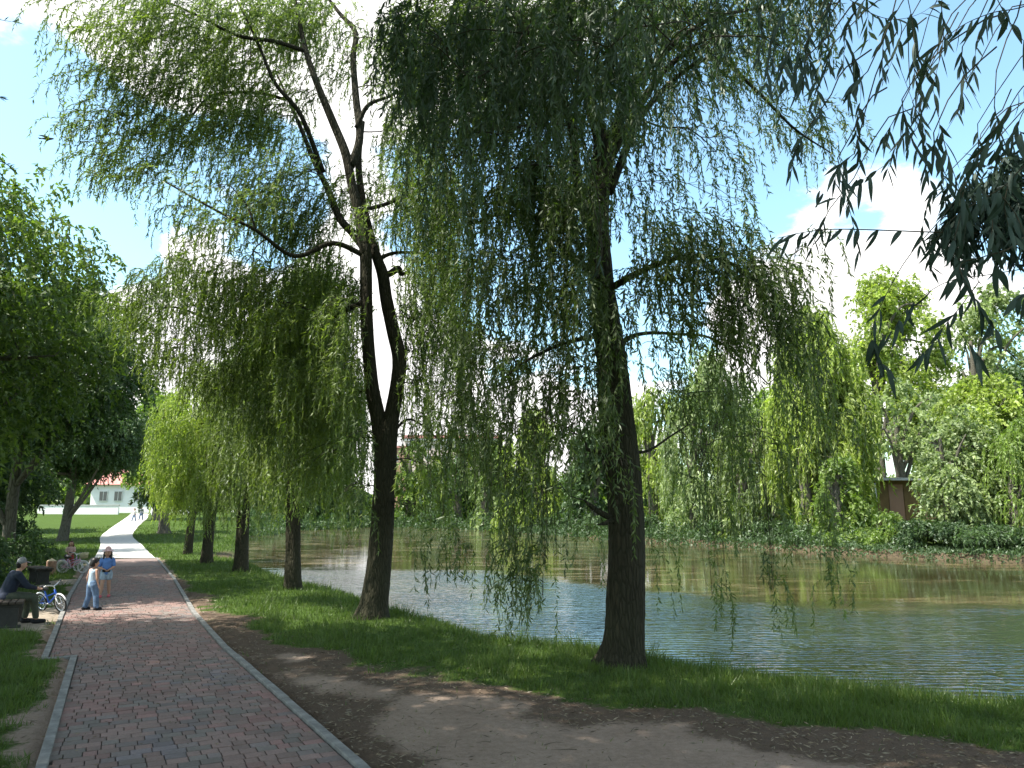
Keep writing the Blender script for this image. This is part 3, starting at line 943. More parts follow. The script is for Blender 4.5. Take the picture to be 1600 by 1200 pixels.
def pxblobs(lst, Y, minry=0.9):
    """(px, py, dY, rx, rz, density) in photo pixels -> ellipsoids in metres at forward distance Y + dY"""
    out = []
    for px, py, dY, rx, rz, dn in lst:
        y = Y + dY; m = m_per_px(px, py, y)
        out.append((at(px, py, y), np.array([rx * m, max(minry, rx * m * 0.8), rz * m]), dn))
    return out

def pxl(pts, Y, dys=None):
    return [at(p[0], p[1], Y + (p[2] if len(p) > 2 else 0)) for p in pts]

# ------------------------------------------------------------------ the two big willows on the bank
Yw = on_plane(972, 1038)[1]
base = on_plane(972, 1040)
mp = m_per_px(975, 900, Yw)
trunk = (pxl([(971, 1050), (974, 1010), (977, 950), (979, 870), (978, 800), (972, 720), (963, 650), (956, 570), (947, 500), (938, 420), (935, 330), (944, 225)], Yw),
         [mp * v for v in (33, 31, 30, 29, 28, 28, 27.5, 24, 21, 20, 18, 19)])
limbs = [
    (pxl([(944, 232), (920, 150, .3), (900, 60, .8), (880, -60, 1.2)], Yw), [.13, .10, .07, .04]),
    (pxl([(948, 235), (985, 150, -.3), (1040, 80, -.6), (1110, 30, -.8), (1200, 10, -1)], Yw), [.10, .06, .045, .03, .015]),
    (pxl([(950, 250), (1030, 120, .4), (1100, 60, .8), (1170, -20, 1)], Yw), [.08, .05, .03, .015]),
    (pxl([(952, 300), (1010, 170, .6), (1110, 90, 1), (1180, 140, 1.2), (1240, 200, 1.4), (1300, 240, 1.5)], Yw), [.07, .05, .035, .025, .02, .01]),
    (pxl([(946, 455), (1010, 420, -.5), (1080, 400, -.8), (1150, 415, -1), (1205, 470, -1.1)], Yw), [.06, .04, .03, .02, .01]),
    (pxl([(955, 545), (1000, 522, .3), (1060, 522, .6), (1110, 528, .8), (1160, 560, .9), (1200, 600, 1)], Yw), [.05, .03, .024, .02, .015, .01]),
    (pxl([(945, 520), (905, 530, -.3), (860, 545, -.5), (810, 572, -.7), (770, 610, -.8)], Yw), [.045, .03, .024, .018, .01]),
    (pxl([(938, 430), (890, 400, .5), (850, 350, .8), (800, 330, 1), (740, 350, 1.2)], Yw), [.08, .06, .045, .03, .015]),
    (pxl([(935, 380), (905, 300, -.4), (893, 200, -.7), (860, 100, -1), (800, 20, -1.2)], Yw), [.10, .075, .06, .04, .02]),
    (pxl([(970, 705), (1010, 705, .1), (1050, 680, .3), (1075, 664, .4)], Yw), [.03, .02, .014, .008]),
    (pxl([(966, 703), (935, 706, -.2), (917, 702, -.3)], Yw), [.035, .03, .026]),
    (pxl([(975, 812), (948, 806, -.15), (925, 792, -.25), (914, 782, -.3)], Yw), [.05, .045, .035, .012]),
    (pxl([(975, 805), (950, 816, -.22), (934, 820, -.35)], Yw), [.045, .035, .01]),
]
bl = [ # px, py, dY, rx, rz, density
    (700, 60, 0, 75, 80, 1.1), (800, 50, .5, 85, 90, 1.3), (900, 40, -.5, 85, 90, 1.4), (1000, 40, .6, 80, 70, 1.2), (1090, 30, .2, 75, 50, .9),
    (1180, 40, -.4, 70, 45, .7), (680, 190, .8, 60, 70, .8), (770, 170, -.6, 75, 85, 1.2), (870, 170, .8, 70, 90, 1.3), (960, 160, -.8, 65, 70, .9),
    (1060, 110, 1.0, 60, 45, .6), (1150, 120, 1.2, 60, 35, .55), (1210, 170, 1.4, 55, 30, .55), (1270, 195, 1.5, 40, 18, .9), (1060, 200, .8, 50, 45, .4), (1120, 250, 1, 45, 40, .35),
    (700, 300, .6, 55, 70, .55), (780, 300, -.4, 65, 80, .9), (850, 300, .7, 55, 100, 1.4), (900, 330, -.9, 45, 110, 1.5), (930, 260, .8, 40, 60, .9), (1000, 300, .4, 45, 50, .5),
    (1040, 370, -.8, 60, 50, .9), (1110, 400, -1, 70, 50, 1.2), (1170, 440, -1.1, 60, 55, 1.2), (1210, 510, -1.2, 45, 50, 1.0), (1010, 430, -.5, 45, 45, 1.0), (1080, 480, -.6, 55, 45, .8),
    (1130, 520, -.8, 50, 45, .8), (1020, 560, .6, 45, 40, .35), (1150, 330, .8, 40, 30, .35), (1230, 440, -1.2, 22, 70, .25), (1262, 400, -1.3, 14, 60, .35),
    (720, 430, .9, 55, 80, .45), (790, 430, -.8, 60, 80, .75), (850, 450, .8, 50, 90, .8), (905, 470, -.7, 32, 100, 1.3), (730, 540, -.6, 45, 60, .5), (790, 560, -.8, 55, 65, .75),
    (850, 570, .2, 50, 65, .55), (900, 600, -.5, 30, 80, .8), (940, 620, -.8, 22, 90, .9), (955, 500, -.9, 25, 70, .8), (700, 640, .3, 40, 50, .3), (760, 660, -.7, 50, 60, .55), (830, 680, -.9, 55, 70, .6),
    (890, 690, -.8, 35, 60, .35), (965, 740, -.75, 18, 40, .5), (800, 760, -1.0, 42, 60, .42), (850, 790, -1.0, 35, 55, .4), (1060, 620, .5, 50, 50, .3), (1130, 640, .6, 55, 60, .32),
    (1090, 730, .4, 45, 50, .16), (1180, 700, .9, 40, 60, .25), (1230, 600, .9, 35, 60, .35), (1290, 620, 1, 35, 60, .28),
]
# long shoots whose tips trail over the water
tips = [(790, 850, -1.1, 16, 45, .75), (820, 868, -1.15, 14, 40, .9), (846, 876, -1.1, 12, 38, 1.0), (800, 895, -1.15, 10, 22, .8), (840, 915, -1.1, 8, 18, 1.2), (866, 850, -1.0, 16, 35, .5),
        (700, 830, -1.0, 30, 25, .55), (735, 850, -1.0, 24, 22, .5), (905, 815, -1, 15, 30, .35), (1035, 860, .2, 25, 25, .3), (1100, 870, .2, 18, 22, .35), (1120, 918, .1, 16, 16, .7), (1195, 870, .1, 14, 24, .5),
        (1210, 905, .1, 12, 18, .6), (1290, 860, .4, 26, 24, .4), (1290, 900, .4, 18, 14, .6), (1120, 800, .2, 30, 40, .2), (1200, 800, .2, 30, 45, .22), (1280, 780, .4, 30, 50, .2)]
make_tree('willow_tree', 'big dark trunked willow standing closest on the bank with trailing shoots over the pond', 'willow tree', 'willows along the bank',
          base, trunk, limbs, pxblobs(bl, Yw, 0.9), 'willow_leaf', leafL=0.105, leafW=0.0225, length=1.0, lpm=42, dens=84, sides=36, rough=0.10,
          flare=0.5, trunk_n=110, twig_n=9, twig_r=0.016, seed=3, shoot_ribbon=0.0022, hang=0.45, center=trunk[0][9], dtop=.45, zr=(6, 9.5),
          extra=[(pxblobs(tips, Yw, 0.25), 'willow_leaf', .105, .0185, .9, 44, 98, False)])
w1_ = bpy.data.objects['willow_tree']
hs_ = []
for c, r, d in pxblobs(tips, Yw, .25):
    for i in range(5):
        a = c + np.array([random.uniform(-1, 1) * r[0], random.uniform(-1, 1) * r[1], 0])
        hs_.append((catmull([a + np.array([random.uniform(-.25, .25), random.uniform(-.2, .2), 2.0]), a + np.array([random.uniform(-.08, .08), 0, 1.0]), a, a - np.array([0, 0, r[2]])], 8), [.003, .003, .0027, .0025, .002, .002, .0015, .001]))
tag(link('shoots', tubes_mesh('shoots', hs_, sides=3, cap=False), M['twig'], w1_, local=False), kind='stuff')

Y2 = on_plane(583, 965)[1]
mp = m_per_px(590, 800, Y2)
base2 = on_plane(583, 966)
trunk2 = (pxl([(580, 975), (585, 940), (592, 890), (597, 830), (600, 770), (602, 725), (603, 690), (612, 650), (621, 600), (624, 560), (615, 520), (604, 470), (598, 430), (588, 400), (578, 365, .1), (566, 310, .2), (560, 250, .3), (566, 190, .3)], Y2),
          [mp * v for v in (25, 21, 19, 18, 17, 17.5, 18, 12, 11, 11, 10.5, 10, 9.5, 8, 7, 6, 5.5, 4.5)])
limbs2 = [
    (pxl([(602, 715), (592, 660), (582, 610, -.1), (577, 560, -.2), (573, 500, -.3), (572, 440, -.3), (571, 395, -.3), (562, 340, -.3), (550, 290, -.3), (540, 240, -.3), (520, 190, -.3), (495, 130, -.3), (478, 80, -.2), (465, 20, 0), (450, -60, .2)], Y2),
     [.22, .16, .14, .13, .13, .13, .125, .11, .10, .095, .085, .07, .06, .045, .03]),
    (pxl([(572, 390, -.3), (552, 365, -.1), (530, 340, 0), (512, 295, .2), (490, 250, .4), (470, 200, .6), (448, 150, .8), (430, 110, 1)], Y2), [.10, .09, .08, .07, .055, .045, .03, .02]),
    (pxl([(548, 260, -.3), (562, 215, -.2), (556, 150, 0), (552, 90, .2), (555, 50, .4), (530, 20, .6), (500, -20, .8)], Y2), [.09, .085, .075, .065, .06, .045, .03]),
    (pxl([(557, 200, -.2), (575, 165, -.3), (610, 150, -.4), (650, 130, -.5)], Y2), [.06, .045, .03, .02]),
    (pxl([(505, 270, .3), (470, 180, -.2), (430, 130, -.5), (400, 60, -.8), (370, 0, -1)], Y2), [.06, .05, .04, .03, .02]),
    (pxl([(478, 80, -.2), (430, 65, -.5), (370, 55, -.8), (300, 20, -1.2), (230, -10, -1.5)], Y2), [.05, .045, .035, .025, .015]),
    (pxl([(445, 155, .8), (400, 145, .6), (330, 150, .2), (280, 200, -.3), (210, 210, -.6)], Y2), [.04, .035, .03, .02, .012]),
    (pxl([(571, 400, -.3), (520, 380, -.6), (460, 400, -1), (400, 360, -1.4), (340, 330, -1.6), (260, 285, -1.8)], Y2), [.06, .05, .045, .035, .025, .015]),
    (pxl([(400, 360, -1.4), (385, 320, -1.4), (360, 290, -1.5)], Y2), [.025, .018, .01]),
    (pxl([(571, 470, -.3), (510, 500, .6), (430, 540, 1.2), (330, 500, 1.6), (260, 480, 1.8), (210, 520, 2)], Y2), [.06, .05, .04, .03, .022, .012]),
    (pxl([(597, 432), (610, 427, .1), (622, 420, .2), (628, 428, .3), (640, 424, .3)], Y2), [.07, .07, .075, .05, .02]),
    (pxl([(590, 405), (620, 395, .3), (670, 400, .6), (720, 440, .9)], Y2), [.05, .035, .025, .015]),
    (pxl([(604, 690), (640, 655, .2), (690, 690, .4), (735, 720, .5)], Y2), [.035, .025, .018, .01]),
    (pxl([(560, 330, -.3), (600, 320, .2), (660, 300, .5), (700, 330, .6)], Y2), [.05, .04, .03, .02]),
]
bl2 = [
    (650, 520, .4, 35, 60, .9), (690, 460, .5, 40, 60, .9), (645, 620, .3, 28, 50, .7), (715, 540, .6, 35, 60, .8), (660, 380, .3, 45, 55, .8), (620, 330, .5, 35, 50, .7), (680, 740, .8, 35, 45, .5), (735, 720, .9, 30, 50, .5), (640, 700, 1.2, 25, 50, .4),
    (540, 110, .5, 35, 40, .5), (600, 80, .4, 35, 50, .45), (620, 230, .4, 40, 45, .6), (575, 290, .4, 35, 45, .55), (640, 60, .4, 35, 50, .5), (540, 320, .6, 35, 45, .8), (560, 470, .7, 30, 60, .7),
    (400, 270, -.4, 50, 35, .5), (300, 340, .2, 40, 30, .4), (470, 280, -.4, 45, 45, .8), (300, 560, 1.6, 55, 40, .9), (380, 480, .6, 60, 45, 1.1), (440, 500, -.4, 60, 55, 1.2), (250, 540, 1.8, 40, 30, .6), (370, 590, 1.2, 60, 45, 1.1),
    (480, 600, -.3, 60, 60, 1.3), (320, 470, -.8, 50, 28, .7), (680, 330, -.3, 50, 60, .8), (650, 430, -.2, 40, 60, .7), (710, 640, .2, 35, 60, .5), (660, 610, 1.0, 30, 50, .4), (150, 120, -1.2, 50, 30, .6), (230, 130, -.9, 60, 40, .9), (330, 90, .3, 70, 45, .8),
    (420, 330, .8, 50, 40, .7), (250, 20, -1.1, 60, 35, .8), (470, 20, .3, 60, 40, .9), (390, 160, .9, 55, 45, .8),
    (130, 205, -1.0, 30, 18, .7), (175, 195, -.9, 45, 28, 1.0), (240, 185, -.6, 55, 35, 1.1), (170, 255, -.8, 40, 28, .9), (230, 255, -.5, 50, 28, 1.0), (300, 130, -.6, 60, 38, 1.1), (200, 60, -1.4, 70, 38, .9), (300, 40, -1.0, 75, 45, 1.1),
    (130, 30, -1.5, 50, 25, .6), (400, 30, -.5, 80, 45, 1.1), (390, 110, -.2, 65, 40, 1.0), (460, 80, .5, 55, 45, .9), (360, 200, .2, 75, 40, 1.2), (430, 200, .5, 50, 45, 1.1), (300, 220, -.4, 55, 35, .9), (500, 30, .6, 55, 45, .8), (470, 150, .6, 40, 40, .7),
    (560, 60, .5, 40, 50, .25), (600, 150, .2, 30, 40, .25), (650, 130, .3, 40, 50, .5), (500, 240, .6, 30, 35, .4),
    (250, 290, -1.7, 60, 14, .55), (330, 300, -1.6, 45, 22, .5), (350, 260, .2, 40, 22, .4), (450, 300, .6, 45, 30, .5),
    (290, 385, -1.2, 30, 22, .6), (350, 360, -1.4, 45, 30, .9), (420, 330, -1.0, 50, 35, .9), (480, 360, .4, 50, 55, 1.3), (380, 430, -.6, 60, 40, .9), (450, 450, .6, 65, 50, 1.1), (520, 440, .5, 45, 60, 1.2), (330, 430, -.5, 40, 30, .6),
    (250, 450, 1.5, 55, 30, 1.0), (300, 430, 1.4, 55, 35, .9), (220, 490, 1.8, 50, 30, .9), (280, 500, 1.6, 50, 25, .7), (350, 510, 1.5, 60, 30, .9), (420, 540, 1, 65, 50, 1.2), (500, 540, .6, 60, 60, 1.4), (190, 470, 2, 35, 22, .7),
    (340, 590, 1, 50, 30, .6), (430, 640, .8, 60, 60, 1.1), (510, 650, .6, 55, 70, 1.3), (545, 600, -.6, 35, 70, 1.1), (500, 730, .5, 50, 50, .9), (560, 700, -.6, 30, 60, .8), (560, 780, -.6, 26, 50, .45),
    (650, 250, .6, 55, 55, .7), (660, 350, .6, 55, 50, .8), (690, 420, .8, 50, 45, .7), (630, 300, -.5, 35, 35, .7), (640, 480, .6, 35, 50, .7), (690, 510, .8, 40, 50, .6), (650, 570, .5, 28, 50, .35), (700, 590, .6, 40, 50, .5),
    (660, 660, .5, 30, 40, .35), (700, 700, .6, 40, 50, .45), (650, 740, -.5, 30, 50, .4), (690, 780, .5, 35, 40, .4), (540, 500, -.8, 40, 60, .9), (590, 350, -.6, 28, 40, .5), (640, 800, -.4, 22, 25, .3), (740, 650, .6, 35, 60, .4),
]
make_tree('willow_tree', 'tall willow whose trunk forks into two stems, second closest on the bank', 'willow tree', 'willows along the bank',
          base2, trunk2, limbs2, pxblobs(bl2, Y2, 1.0), 'curtain_leaf', leafL=0.115, leafW=0.026, length=0.85, lpm=36, dens=70, sides=36, rough=0.08,
          flare=0.30, trunk_n=130, twig_n=9, twig_r=0.020, seed=5, shoot_ribbon=0.002, hang=0.3, center=trunk2[0][-7], dtop=.5, zr=(5.5, 9.5), tri=True)

# ------------------------------------------------------------------ the smaller weeping willows behind them
def auto_willow(px, py, w_px, top_px, bot_px, xl, xr, label, seed, droop=1.0, hang=0.6, nlimb=7, leaf='curtain_leaf', leafL=.14, leafW=.034, dens=8, lpm=15, name='willow_tree', group='willows along the bank', depth=None,
                lean=None, length=1.7, tri=True, base=None, cat='willow tree', bark='bark', nblob=42, bare=True):
    """crown between columns xl..xr (photo px) and rows top..bot, weeping from a low domed head"""
    b = np.array(base) if base is not None else hit(px, py)
    Y = b[1]; g = np.random.default_rng(seed)
    m = m_per_px(px, py, Y)
    cx = at((xl + xr) / 2, top_px, Y)[0]
    top = at(px, top_px, Y)[2]; bot = at(px, bot_px, Y)[2]
    rx = (xr - xl) / 2 * m; ry = depth or rx * 0.9
    H = top - b[2]
    lx = (lean if lean is not None else 0) * m
    tp = [b + np.array([lx * f, 0, H * f * 0.78]) + np.array([0.12 * math.sin(3 * f + seed), 0.12 * math.cos(2 * f + seed), 0]) for f in np.linspace(-0.02, 1, 7)]
    r0 = w_px / 2 * m
    tr = [r0 * v for v in (1.2, 1.0, .92, .85, .7, .5, .3)]
    limbs = []
    for i in range(nlimb):
        a = tp[2 + i % 4]; th = i * 2.4 + seed; f = g.uniform(.45, .8)
        e = np.array([cx + math.cos(th) * rx * f, Y + math.sin(th) * ry * f, b[2] + H * g.uniform(.65, .9)])
        mid = (a + e) / 2 + np.array([0, 0, H * 0.10])
        limbs.append(([a, mid, e], [r0 * .45, r0 * .28, r0 * .1]))
    blobs = []
    for i in range(nblob):
        th = g.uniform(0, 6.28); u = g.random() ** 0.55
        zf = g.random()
        rad = u * math.sqrt(max(0.05, 1 - max(0, (zf - 0.45) / 0.55) ** 2))
        c = np.array([cx + math.cos(th) * rx * 0.85 * rad, Y + math.sin(th) * ry * 0.85 * rad, bot + (top - bot) * (0.10 + 0.84 * zf)])
        s = g.uniform(.6, 1.4)
        blobs.append((c, np.array([rx * .24 * s, ry * .24 * s, (top - bot) * .13 * s]), g.uniform(.6, 1.3)))
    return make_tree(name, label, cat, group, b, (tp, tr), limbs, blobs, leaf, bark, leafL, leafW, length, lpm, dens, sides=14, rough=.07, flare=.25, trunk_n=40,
              twig_n=2, seed=seed, tri=tri, twig_r=.02, center=tp[4], hang=hang, droop=droop)

auto_willow(453, 920, 23, 410, 800, 395, 570, 'weeping willow third closest on the bank, its trunk bare below a full green curtain', 21, dens=26, lpm=26, nblob=70, leafW=.034)
auto_willow(378, 893, 20, 540, 795, 330, 470, 'weeping willow with a trunk leaning out, fourth closest on the bank', 22, lean=10, dens=20, lpm=24, leafL=.15, leafW=.036, nblob=52)
auto_willow(327, 880, 16, 575, 785, 285, 400, 'weeping willow with a slightly leaning trunk, fifth closest on the bank', 23, lean=8, dens=17, lpm=20, leafL=.16, leafW=.042, leaf='yellow_leaf', nblob=48)
auto_willow(296, 866, 12, 600, 780, 243, 345, 'last and smallest weeping willow of the row, with reddish lit bark', 24, dens=16, lpm=16, leafL=.18, leafW=.05, leaf='yellow_leaf', nblob=44)

# ------------------------------------------------------------------ trees whose trunks stand just outside the picture
def wblobs(lst): return [(np.array(c, dtype=float), np.array(r, dtype=float), d) for c, r, d in lst]

fb = np.array([4.7, 0.9, -0.02])
ftrunk = ([fb + np.array(v) for v in [(0, 0, -.1), (-.05, 0, 1), (-.15, .1, 2.4), (-.1, .25, 4.0), (-.2, .4, 5.5), (-.4, .3, 7.0), (-.3, .2, 8.6)]], [.36, .29, .26, .23, .18, .13, .06])
t4 = ftrunk[0][4]; t3 = ftrunk[0][3]
flimbs = [
    ([t4, at(1150, -330, 3.6), at(1000, -130, 5.5), at(860, -60, 6.6), at(720, -30, 7.2)], [.12, .09, .07, .04, .015]),
    ([t4, at(1500, -260, 4.0), at(1300, -120, 5.5), at(1200, -50, 7.0), at(1090, -20, 7.8)], [.10, .07, .05, .035, .012]),
    ([t3, np.array([5.4, 2.4, 6.0]), np.array([6.6, 4.2, 6.9]), np.array([7.5, 6, 7.2])], [.11, .08, .05, .02]),
    ([ftrunk[0][5], np.array([2.0, .2, 8.4]), np.array([-.6, .4, 8.9]), np.array([-2.6, 1.2, 8.6])], [.09, .06, .04, .02]),
    ([ftrunk[0][5], np.array([3.0, -1.6, 8.3]), np.array([1.0, -3.6, 8.8])], [.08, .05, .02]),
    ([t4, np.array([6.4, -1.4, 7.0]), np.array([8.0, -3.0, 7.4])], [.09, .06, .02]),
]
vis_bl = [(660, 90, 5.9, 40, 70, .6), (740, 150, 6.0, 40, 70, .7), (800, 130, 6.2, 40, 80, .7), (870, 90, 5.8, 45, 80, .8), (950, 100, 6.0, 45, 70, .8), (1010, 60, 5.8, 45, 60, .8), (780, 230, 6.2, 30, 60, .4), (645, 30, 6.9, 45, 70, .9), (700, 90, 6.6, 45, 80, .9), (760, 30, 6.8, 55, 80, 1.0), (670, 160, 6.9, 28, 50, .5), (830, 60, 6.4, 55, 90, .9), (900, 20, 6.7, 60, 70, 1.1),
          (980, 30, 6.4, 60, 60, 1.0), (1060, 0, 6.9, 60, 50, .9), (1140, 10, 7.2, 50, 45, .8), (1210, -5, 7.4, 50, 40, .7), (1280, -40, 6.6, 50, 60, .8), (1080, 90, 6.8, 25, 45, .4), (1230, 90, 6.6, 16, 40, .35),
          (900, 150, 6.5, 28, 50, .35), (840, 190, 6.6, 26, 60, .35), (1020, 120, 6.5, 22, 50, .4), (690, 270, 6.9, 20, 50, .3), (940, 410, 6.9, 12, 40, .35), (1130, 70, 6.3, 22, 40, .35), (1340, -10, 4.4, 30, 40, .3)]
vb = []
for px, py, y, rx, rz, dn in vis_bl:
    m = m_per_px(px, py, y); vb.append((at(px, py, y), np.array([rx * m, .55, rz * m]), dn))
over = []  # unseen overhead part of the crown, added to shade the foreground
g0 = np.random.default_rng(5)
for i in range(120):
    x, y = g0.uniform(-5.5, 9.5), g0.uniform(-6.0, 9.0)
    z = max(7.2, 4.6 + .80 * y) + g0.uniform(0, 2.6)
    over.append(((x, y, z), (1.2, 1.2, .8), g0.uniform(.8, 1.3)))
make_tree('overhanging_willow', 'near willow reaching in overhead, its long dark leaves dangling against sky', 'willow tree', None,
          fb, ftrunk, flimbs, vb, 'near_leaf', leafL=.105, leafW=.019, length=.8, lpm=50, dens=90, sides=24, rough=.08, flare=.3, trunk_n=60, twig_n=6, twig_r=.012, seed=31,
          shoot_ribbon=.0016, hang=.55, center=ftrunk[0][5], extra=[(wblobs(over), 'near_leaf', .19, .055, 1.1, 17, 15, True)])
near_tree = bpy.data.objects['overhanging_willow']

# sprigs close to the camera: every leaf a part of its own
def near_leaf_mesh(L, Wd, curve, fold):
    n = 7; V = []; F = []
    for i in range(n):
        f = i / (n - 1); w = Wd * 0.5 * (math.sin(math.pi * min(1, f * 0.93 + 0.05)) ** 0.8) * (1 - 0.35 * f)
        x = L * f; z = -curve * L * f * f; 
        V += [(x, -w, z + fold * w), (x, 0, z), (x, w, z + fold * w)]
    for i in range(n - 1):
        a = 3 * i; F += [(a, a + 1, a + 4, a + 3), (a + 1, a + 2, a + 5, a + 4)]
    return np_mesh('leaf', V, F, True, np.full(len(V), 0.35 + 0.3 * random.random()))
M['sprig_leaf'] = leaf_mat('sprig leaf', (0.012, 0.024, 0.020), (0.030, 0.052, 0.030), (0.04, 0.06, 0.055), 0.12, 0.02, (1.1, 1.4, .8))
variants = [near_leaf_mesh(.104 * s, .0215 * w, c, .25) for s, w, c in [(1, 1, .18), (.85, 1.1, .35), (1.15, .95, .10), (.7, 1.2, .5), (1.0, .9, .28)]]
for v_ in variants: v_.materials.append(M['sprig_leaf'])
sprigs = [  # px, py polyline, Y, leaves, where leaves start (fraction)
    ([(1720, 372), (1600, 366), (1470, 363), (1320, 358), (1262, 362), (1215, 372)], 3.3, 17, .30, .006),
    ([(1640, 120), (1600, 170), (1540, 240), (1480, 330), (1420, 400), (1380, 470), (1362, 520), (1372, 560), (1395, 585)], 3.1, 12, .62, .004),
    ([(1285, -40), (1305, 20), (1330, 80), (1342, 108)], 3.8, 9, .6, .002), ([(1342, 108), (1345, 150), (1338, 200), (1342, 240), (1338, 290)], 3.8, 13, .30, .002),
    ([(1410, -40), (1425, 30), (1432, 80), (1455, 130), (1468, 200), (1450, 240)], 3.3, 15, .15, .003),
    ([(1700, -30), (1600, 10), (1550, 20), (1500, 42), (1455, 80), (1440, 105)], 3.0, 16, .3, .004),
    ([(1540, -40), (1575, 30), (1620, 90)], 2.7, 6, .2, .003),
    ([(1700, 80), (1610, 125), (1570, 180), (1530, 240), (1505, 262)], 2.8, 12, .15, .004),
    ([(1470, 200), (1480, 240), (1500, 300), (1510, 340), (1505, 380)], 3.1, 14, .05, .003),
    ([(1400, 90), (1430, 170), (1445, 230), (1455, 290)], 3.5, 10, .3, .002),
    ([(1660, 300), (1590, 380), (1540, 400), (1500, 415), (1520, 460), (1545, 500), (1560, 520)], 2.7, 20, .35, .004),
    ([(1600, 420), (1540, 430), (1480, 440), (1420, 480), (1390, 520), (1350, 530)], 3.1, 12, .35, .003),
    ([(1530, 440), (1500, 480), (1475, 510), (1450, 545), (1430, 560)], 3.0, 10, .2, .003),
    ([(1500, 520), (1520, 545), (1530, 560)], 3.0, 5, .1, .002),
    ([(1380, 260), (1350, 280), (1325, 300), (1300, 310), (1270, 290)], 3.5, 12, .1, .002),
    ([(1660, 220), (1600, 260), (1570, 290), (1520, 320), (1480, 350), (1450, 400)], 2.9, 18, .15, .005),
    ([(1250, 20), (1262, 60), (1258, 110), (1240, 150)], 4.2, 11, .2, .002),
    ([(1180, -20), (1190, 50), (1182, 100)], 4.4, 9, .3, .002),
    ([(1700, 180), (1620, 200), (1580, 215), (1540, 225)], 2.8, 7, .3, .003),
    ([(1560, 300), (1590, 340), (1610, 400), (1615, 440)], 2.6, 12, .0, .003),
    ([(1530, 290), (1550, 340), (1548, 390), (1560, 430)], 2.7, 12, .0, .003),
    ([(1505, 300), (1500, 340), (1490, 390), (1510, 420)], 2.8, 11, .0, .003),
    ([(1580, 270), (1570, 320), (1580, 370)], 2.6, 10, .0, .003),
    ([(940, 395), (935, 420), (915, 450)], 5.5, 4, .1, .002),
    ([(1300, -20), (1360, 20), (1400, 30), (1440, 20), (1480, -10)], 3.4, 13, .1, .003),
    ([(1690, 395), (1620, 440), (1590, 470)], 2.6, 8, .2, .003),
]
sroot = np.array([5.0, 2.2, 4.4])
tw = []; nl = 0
for pl, Y_, cnt, f0, r_ in sprigs:
    pts = catmull([at(p[0], p[1], Y_ + 0.06 * math.sin(3 * i)) for i, p in enumerate(pl)], 24)
    tw.append((pts, list(np.linspace(r_ * 0.75, r_ * .25, 24))))
    for j in range(cnt):
        if nl >= 300: break
        f = f0 + (1 - f0) * (j + random.random() * .6) / cnt; k = min(22, int(f * 23))
        p = pts[k]; t = unit((pts[k + 1] - pts[k])[None])[0]
        side = unit(np.cross(t, np.array([0, 1.0, 0.2]))[None])[0] * (1 if j % 2 else -1)
        d = unit((t * .55 + side * random.uniform(.1, .6) + np.array([random.uniform(-.25, .25), random.uniform(-.5, .5), -random.uniform(.55, 1.15)]))[None])[0]
        zz = np.array([random.uniform(-.5, .5), -1.0, .2]); yy = unit(np.cross(zz, d)[None])[0]; zz = np.cross(d, yy)
        q = Matrix(((d[0], yy[0], zz[0]), (d[1], yy[1], zz[1]), (d[2], yy[2], zz[2]))).to_quaternion()
        o = bpy.data.objects.new('leaf', random.choice(variants)); COL.objects.link(o); o.parent = near_tree
        o.location = Vector(p) - Vector(near_tree.location)
        o.rotation_mode = 'QUATERNION'
        o.rotation_quaternion = q @ Euler((random.uniform(-1.0, 1.0), 0, 0)).to_quaternion()
        s_ = random.uniform(.8, 1.3); o.scale = (s_, s_, s_); nl += 1
for pl, Y_, cnt, f0, r_ in sprigs:                                # the boughs that carry them, outside the picture
    a = at(pl[0][0], pl[0][1], Y_)
    if pl[0][0] > 1600 or pl[0][1] < 0: tw.append(branch_chain(sroot, a, .12, 8, .014, r_ * .8, random))
bp_, bd_ = [], []
for ch_ in tw[len(sprigs):]:
    pp = catmull(ch_[0], 40)
    for j in range(4, 40):
        for s_ in (-1, 1):
            bp_.append(pp[j]); bd_.append([s_ * random.uniform(.1, .7), random.uniform(-.6, .6), -random.uniform(.3, 1.1)])
n = len(bp_)
tag(link('crown', leaf_mesh('crown', np.array(bp_), unit(np.array(bd_)), rng.uniform(.07, .12, n), rng.uniform(.014, .021, n), rng.random(n)), M['near_leaf'], near_tree, local=False), kind='stuff')
tw.append(([ftrunk[0][3], np.array([5.0, 1.7, 4.3]), sroot], [.06, .04, .02]))
tag(link('twigs', tubes_mesh('twigs', tw, sides=5, cap=False), M['twig'], near_tree, local=False), kind='stuff')
bl_L, bl_p, bl_d = [], [], []
fx = random.Random(12); tw = []
for i in range(34):
    x0 = fx.uniform(1230, 1640); y0 = fx.uniform(-60, 330); Y_ = fx.uniform(2.9, 4.2); ln = fx.uniform(60, 170); dx = fx.uniform(-.55, .35)
    if y0 > 330 and x0 < 1400: continue
    pts = catmull([at(x0, y0, Y_), at(x0 + dx * ln * .5 + fx.uniform(-14, 14), y0 + ln * .4, Y_ + .04), at(x0 + dx * ln, y0 + ln, Y_)], 12)
    tw.append((pts, list(np.linspace(.0026, .001, 12))))
    tw.append(branch_chain(at(x0 + fx.uniform(40, 160), y0 - fx.uniform(80, 200), Y_ + .1), pts[0], .1, 5, .004, .0026, fx))
    for j in range(fx.randint(7, 12)):
        f = .12 + .88 * j / 11; k_ = min(10, int(f * 11)); t = unit((pts[k_ + 1] - pts[k_])[None])[0]
        bl_p.append(pts[k_]); bl_d.append(unit((t * .6 + np.array([(1 if j % 2 else -1) * fx.uniform(.15, .75), fx.uniform(-.4, .4), -fx.uniform(.3, 1.0)]))[None])[0])
V = []; Fc = []; off = 0
